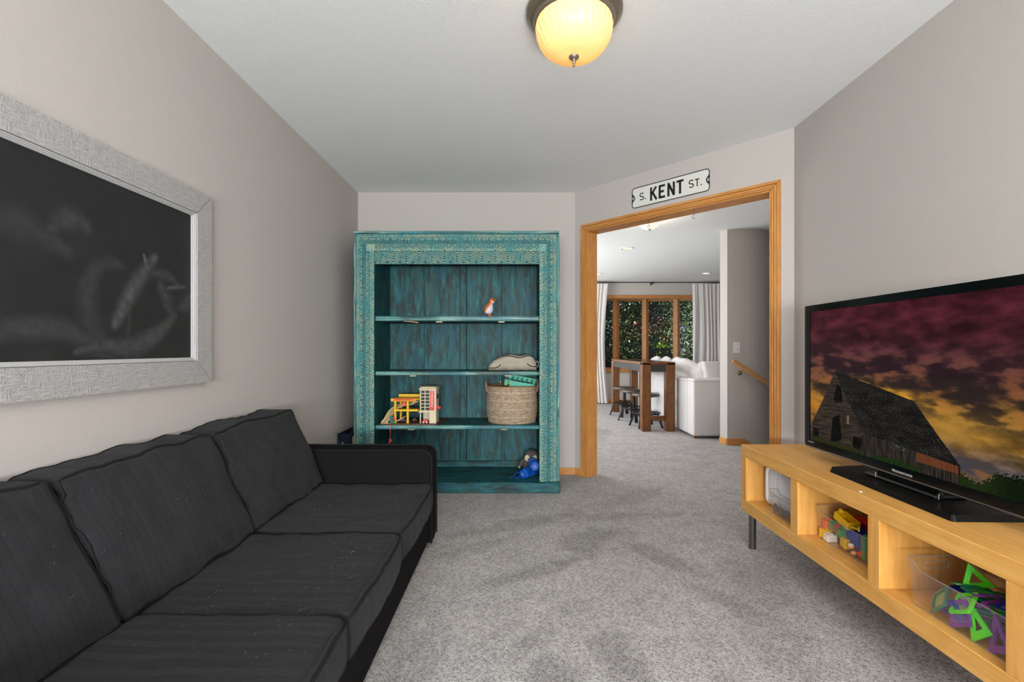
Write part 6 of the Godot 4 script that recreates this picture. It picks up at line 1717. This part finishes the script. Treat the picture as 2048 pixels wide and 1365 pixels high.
func build_sign():
	var c := Vector3(0.867, 2.2565, 0.0)
	var xf := Transform3D(angled.basis, angled * c)
	var o = thing("street_sign", "white street name sign with black border above the cased opening", "sign", xf.origin)
	var w := 0.610; var h := 0.158
	var st := begin(); prism(st, rrect(w, h, 0.026, 8), 0.0008, 0.0035, xf); part(o, "plate", st, M["sign white"])
	st = begin(); ring_prism(st, rrect(w, h, 0.026, 8), rrect(w - 0.0125, h - 0.0125, 0.0200, 8), 0.003, 0.0042, xf); part(o, "border", st, M["sign black"])
	for sx in [-1.0, 1.0]:
		st = begin()
		var e := PackedVector2Array()
		for q in [[0, 0.050], [0.003, 0.038], [0.010, 0.026], [0.019, 0.018], [0.0245, 0.008], [0.0255, 0], [0.0245, -0.008], [0.019, -0.018], [0.010, -0.026], [0.003, -0.038], [0, -0.050]]: e.append(Vector2(sx * (w / 2.0 - 0.002 - q[0]), q[1]))
		prism(st, e, 0.003, 0.0042, xf); part(o, "end_mark", st, M["sign black"], "black curved end mark")
		st = begin()
		ring_prism(st, rrect(0.015, 0.020, 0.002, 2, Vector2(sx * (w / 2.0 - 0.0115), 0)), rrect(0.010, 0.014, 0.001, 2, Vector2(sx * (w / 2.0 - 0.0115), 0)), 0.004, 0.0050, xf); bx(st, Vector3(sx * (w / 2.0 - 0.0115), 0, 0.0046), Vector3(0.005, 0.003, 0.0008), 0.0, 0, xf)
		part(o, "emblem", st, M["sign white"])
	st = begin()
	var z := 0.0030; var z1 := 0.0044
	var big := func(x, pts, th): # letter strokes in a box 1 high
		var q := []
		for p in pts: q.append([x + p[0] - w / 2.0, (p[1] - 0.5) * 0.100])
		stroke(st, q, th, xf, z, z1)
	var t := 0.0165
	big.call(0.1565, [[0.008, 0], [0.008, 1]], t); big.call(0.1565, [[0.050, 0.985], [0.012, 0.46]], t); big.call(0.1565, [[0.021, 0.58], [0.053, 0.01]], t)
	big.call(0.227, [[0.008, 0], [0.008, 1]], t); big.call(0.227, [[0.0, 0.918], [0.051, 0.918]], t); big.call(0.227, [[0.0, 0.50], [0.042, 0.50]], t); big.call(0.227, [[0.0, 0.082], [0.051, 0.082]], t)
	big.call(0.297, [[0.008, 0], [0.008, 1]], t); big.call(0.297, [[0.050, 0], [0.050, 1]], t); big.call(0.297, [[0.010, 0.92], [0.048, 0.08]], t)
	big.call(0.368, [[0.0, 0.918], [0.053, 0.918]], t); big.call(0.368, [[0.0265, 0], [0.0265, 1]], t)
	for e in [[0.070, 0.032], [0.462, 0.032]]:   # the two S
		var q := []
		for k in 9:
			var a := deg_to_rad(30.0 + 240.0 * k / 8.0)
			q.append([e[0] + e[1] / 2.0 + e[1] * 0.5 * cos(a) - w / 2.0, 0.0125 + 0.0125 * sin(a)])
		for k in range(1, 9):
			var a := deg_to_rad(90.0 - 240.0 * k / 8.0)
			q.append([e[0] + e[1] / 2.0 + e[1] * 0.5 * cos(a) - w / 2.0, -0.0125 + 0.0125 * sin(a)])
		stroke(st, q, 0.0075, xf, z, z1)
	stroke(st, [[0.505 - w / 2.0, 0.0225], [0.537 - w / 2.0, 0.0225]], 0.0075, xf, z, z1); stroke(st, [[0.521 - w / 2.0, 0.026], [0.521 - w / 2.0, -0.027]], 0.0075, xf, z, z1)
	for x in [0.117, 0.550]: stroke(st, [[x - 0.004 - w / 2.0, -0.023], [x + 0.004 - w / 2.0, -0.023]], 0.008, xf, z, z1)
	part(o, "lettering", st, M["sign black"], "black raised letters")

# ---------------------------------------------------------------- the living room
func build_living_furniture():
	var st: SurfaceTool
	var wood_m: Material = M["stained wood"]
	var t = thing("bar_table", "narrow high wooden table with dark slate top behind the white sofa", "table", D(1.866, 0, 7.23))
	var x0 := 1.648; var x1 := 2.084; var d0 := 6.216; var d1 := 8.25; var lw := 0.118
	for x in [x0, x1 - lw]:
		for d in [d0, d1 - lw]:
			st = begin(); bxd(st, x, x + lw, 0.0, 0.905, d, d + lw, 0.006, 1); part(t, "leg", st, wood_m)
	for e in [[x0, x1, d0, d0 + 0.05], [x0, x1, d1 - 0.05, d1], [x0, x0 + 0.05, d0 + 0.05, d1 - 0.05], [x1 - 0.05, x1, d0 + 0.05, d1 - 0.05]]:
		st = begin(); bxd(st, e[0], e[1], 0.878, 0.9155, e[2], e[3], 0.003, 0 if e[1] - e[0] > 0.3 else 2); part(t, "top_rim", st, wood_m)
	st = begin(); bxd(st, x0 + 0.05, x1 - 0.05, 0.89, 0.913, d0 + 0.05, d1 - 0.05, 0.001); part(t, "top_panel", st, M["slate top"])
	for e in [[x0 + 0.006, x0 + 0.03, d0 + lw, d1 - lw], [x1 - 0.03, x1 - 0.006, d0 + lw, d1 - lw], [x0 + lw, x1 - lw, d0 + 0.010, d0 + 0.03], [x0 + lw, x1 - lw, d1 - 0.03, d1 - 0.01]]:
		st = begin(); bxd(st, e[0], e[1], 0.785, 0.878, e[2], e[3], 0.002); part(t, "apron", st, M["slate apron"])
	for d in [[d0 + 0.035, d0 + 0.085], [d1 - 0.085, d1 - 0.035]]:
		st = begin(); bxd(st, x0 + lw, x1 - lw, 0.137, 0.200, d[0], d[1], 0.004, 0); part(t, "stretcher", st, wood_m)
	# stools
	var s = thing("stool", "round adjustable metal stool nearest the doorway, under the bar table", "stool", D(1.80, 0, 6.60), "stools under the bar table")
	st = begin(); lathe(st, P2([[0, 0.430], [0.178, 0.430], [0.187, 0.436], [0.189, 0.450], [0.185, 0.464], [0.176, 0.468], [0, 0.466]]), 40, Transform3D(Basis.IDENTITY, Vector3.ZERO)); part(s, "seat", st, M["stool wood"]).position = Vector3.ZERO
	st = begin(); lathe(st, P2([[0, 0.412], [0.09, 0.414], [0.09, 0.4295], [0, 0.4295]]), 24, ID, true); part(s, "seat_plate", st, M["dark metal"]).position = Vector3.ZERO
	st = begin(); lathe(st, P2([[0, 0.14], [0.032, 0.14], [0.032, 0.24], [0.024, 0.25], [0.024, 0.412], [0, 0.412]]), 20, ID, true)
	for k in 14: lathe(st, P2([[0.024, 0.262 + 0.010 * k], [0.0262, 0.2645 + 0.010 * k], [0.024, 0.267 + 0.010 * k]]), 20)
	part(s, "screw_post", st, M["dark metal"]).position = Vector3.ZERO
	for k in 4:
		var a := TAU * k / 4.0 + 0.6
		var out := Vector3(cos(a), 0, sin(a))
		st = begin()
		var p := [out * 0.025 + Vector3(0, 0.225, 0), out * 0.165 + Vector3(0, 0.190, 0), out * 0.235 + Vector3(0, 0.004, 0)]
		for q in 2:
			var dir: Vector3 = (p[q + 1] - p[q]).normalized()
			var side := dir.cross(Vector3.UP).normalized()
			bx(st, Vector3.ZERO, Vector3(p[q].distance_to(p[q + 1]) + 0.010, 0.016, 0.046), 0.003, 0, Transform3D(Basis(dir, side.cross(dir), side), (p[q] + p[q + 1]) / 2.0))
		part(s, "leg", st, M["dark metal"]).position = Vector3.ZERO
	st = begin()
	var ring := PackedVector3Array()
	for k in 40: ring.append(Vector3(cos(TAU * k / 40.0) * 0.185, 0.196, sin(TAU * k / 40.0) * 0.185))
	tube(st, ring, 0.011, 8, true); part(s, "foot_ring", st, M["dark metal"]).position = Vector3.ZERO
	var s2 = copy(s, "middle one of the three round metal stools under the bar table"); s2.position = D(1.775, 0, 7.17); s2.rotation.y = 0.5
	var s3 = copy(s, "round metal stool at the far left leg of the bar table"); s3.position = D(1.752, 0, 7.70); s3.rotation.y = 0.2
	# white sofa
	var o = thing("white_sofa", "white slipcovered sofa standing with its back to the bar table", "sofa", D(2.57, 0, 7.1))
	var slip: Material = M["white slipcover"]
	var soft := func(p: Vector3, _q: Vector3): return p
	var block := func(a0, nm: String, a1, b0, b1, c0, c1, r, crown: Vector3):
		var q := begin()
		var f := puff(q, Transform3D(Basis.IDENTITY, D((a0 + a1) / 2.0, (b0 + b1) / 2.0, (c0 + c1) / 2.0)), Vector3(a1 - a0, b1 - b0, c1 - c0), r, crown, 18, soft)
		var node = part(o, nm, q, slip)
		part(node, "piping", welt(f, 1, 1.0, 0, 2, 0.006, 0.93, 1.001), M["white piping"])
		return f
	block.call(2.136, "arm", 2.99, 0.03, 0.722, 5.715, 5.945, 0.018, Vector3(0.002, 0.006, 0.003))
	block.call(2.136, "back", 2.36, 0.03, 0.712, 5.95, 8.55, 0.018, Vector3(0.004, 0.006, 0.002))
	block.call(2.36, "base", 2.98, 0.03, 0.28, 5.95, 8.55, 0.018, Vector3(0.002, 0.002, 0.002))
	for k in 3: block.call(2.37, "seat_cushion", 3.02, 0.285, 0.45, 5.955 + 0.866 * k, 5.955 + 0.866 * (k + 1) - 0.008, 0.03, Vector3(0.01, 0.02, 0.002))
	for d in [6.58, 7.4, 8.2]:
		st = begin()   # seams of the slipcover back
		tube(st, PackedVector3Array([D(2.134, 0.05, d), D(2.132, 0.70, d)]), 0.004, 6); part(o, "seam", st, M["white piping"])
	for p in [[2.18, 5.76], [2.94, 5.76], [2.18, 8.5], [2.94, 8.5]]:
		st = begin(); bxd(st, p[0] - 0.025, p[0] + 0.025, 0.0, 0.034, p[1] - 0.025, p[1] + 0.025, 0.003); part(o, "foot", st, M["stained wood"])
	var cnum := 0
	for c in [[2.43, 0.655, 6.44, 0.86, 0.50, 0.17, -0.28, "long white back cushion slumped along the white sofa's near half"], [2.45, 0.735, 7.10, 0.44, 0.40, 0.12, -0.15, "white cushion with a raised corner, third from the sofa's far end"], [2.46, 0.735, 7.72, 0.44, 0.40, 0.12, -0.12, "white cushion peaking beside the centre window post"], [2.46, 0.735, 8.28, 0.42, 0.40, 0.12, -0.12, "white cushion at the sofa's far end above the dark table top"]]:
		st = begin()
		var lean: float = c[6]
		var up := Vector3(sin(lean), cos(lean), 0)
		var b := Basis(Vector3(0, 0, -1), up, Vector3(0, 0, -1).cross(up))
		var f := puff(st, Transform3D(b, D(c[0], c[1], c[2])), Vector3(c[3], c[4], c[5]), 0.055, Vector3(0.02, 0.022, 0.05), 22, func(p: Vector3, q: Vector3): return p + Vector3(0, (0.010 * sin(q.x * 3.0 + cnum) + (0.05 * q.x if cnum == 0 else 0.0)) * maxf(q.y, 0.0), 0))
		var cu = tag(part(self, "sofa_cushion", st, slip), c[7], "cushion", "")
		part(cu, "piping", welt(f, 2, 0.0, 0, 1, 0.005, 1.0, 1.002), M["white piping"])
		cnum += 1
	st = begin()
	var f2 := puff(st, Transform3D(Basis(Vector3.UP, 0.15) * Basis(Vector3.RIGHT, -0.2), D(2.60, 0.70, 6.06)), Vector3(0.50, 0.46, 0.15), 0.03, Vector3(-0.01, -0.01, 0.05), 22, soft)
	var cu2 = single("sofa_cushion", st, slip, "plump white cushion against the sofa arm, beside the grey wall end", "cushion")
	part(cu2, "piping", welt(f2, 2, 0.0, 0, 1, 0.005, 1.0, 1.002), M["white piping"])
	# switch and handrail on the stair wall
	var wx := Transform3D(Basis(Vector3(0.99686, 0, 0.0791), Vector3.UP, Vector3(-0.0791, 0, 0.99686)), D(2.376, 0, 5.34))
	var sw = thing("light_switch", "white light switch plate on the grey stair wall above the handrail", "light switch", wx * Vector3(0.103, 1.103, 0))
	st = begin(); prism(st, rrect(0.076, 0.124, 0.004, 3, Vector2(0.103, 1.103)), 0.0005, 0.006, wx, 0, 0.002); part(sw, "plate", st, M["white plastic"])
	st = begin(); bx(st, Vector3(0.103, 1.106, 0.009), Vector3(0.010, 0.022, 0.012), 0.002, 0, wx); part(sw, "toggle", st, M["white plastic"])
	for y in [1.073, 1.133]:
		st = begin(); ball(st, wx * Vector3(0.103, y, 0.006), Vector3.ONE * 0.0025, 8); part(sw, "screw", st, M["steel"])
	var hr = thing("handrail", "round pine stair handrail sloping down along the grey wall", "handrail", wx * Vector3(0.03, 0.955, 0.065))
	st = begin()
	var dirr := Vector3(0.832, -0.554, 0)
	var a0 := Vector3(0.035, 0.955, 0.065)
	var rb := Basis(wx.basis * Vector3(0.554, 0.832, 0), wx.basis * dirr * -1.0, wx.basis * Vector3(0.554, 0.832, 0).cross(Vector3(-0.832, 0.554, 0)))
	lathe(st, P2([[0, -1.25], [0.0235, -1.25], [0.0235, -0.006], [0.019, 0.0], [0, 0.0]]), 20, Transform3D(rb, wx * a0)); part(hr, "rail", st, M["pine rail"])
	for k in [0.125, 0.95]:
		st = begin()
		var p: Vector3 = a0 + dirr * k
		tube(st, curve_pts(PackedVector3Array([wx * (p + Vector3(0, -0.018, 0)), wx * (p + Vector3(0, -0.045, -0.005)), wx * (p + Vector3(-0.004, -0.065, -0.035)), wx * (p + Vector3(-0.004, -0.070, -0.064))]), 5), 0.007, 8); lathe(st, P2([[0, 0], [0.026, 0], [0.022, 0.006], [0, 0.008]]), 18, Transform3D(wx.basis * Basis(Vector3.RIGHT, PI / 2.0), wx * (p + Vector3(-0.004, -0.070, -0.0645))))
		part(hr, "bracket", st, M["brass"], "brass bracket")
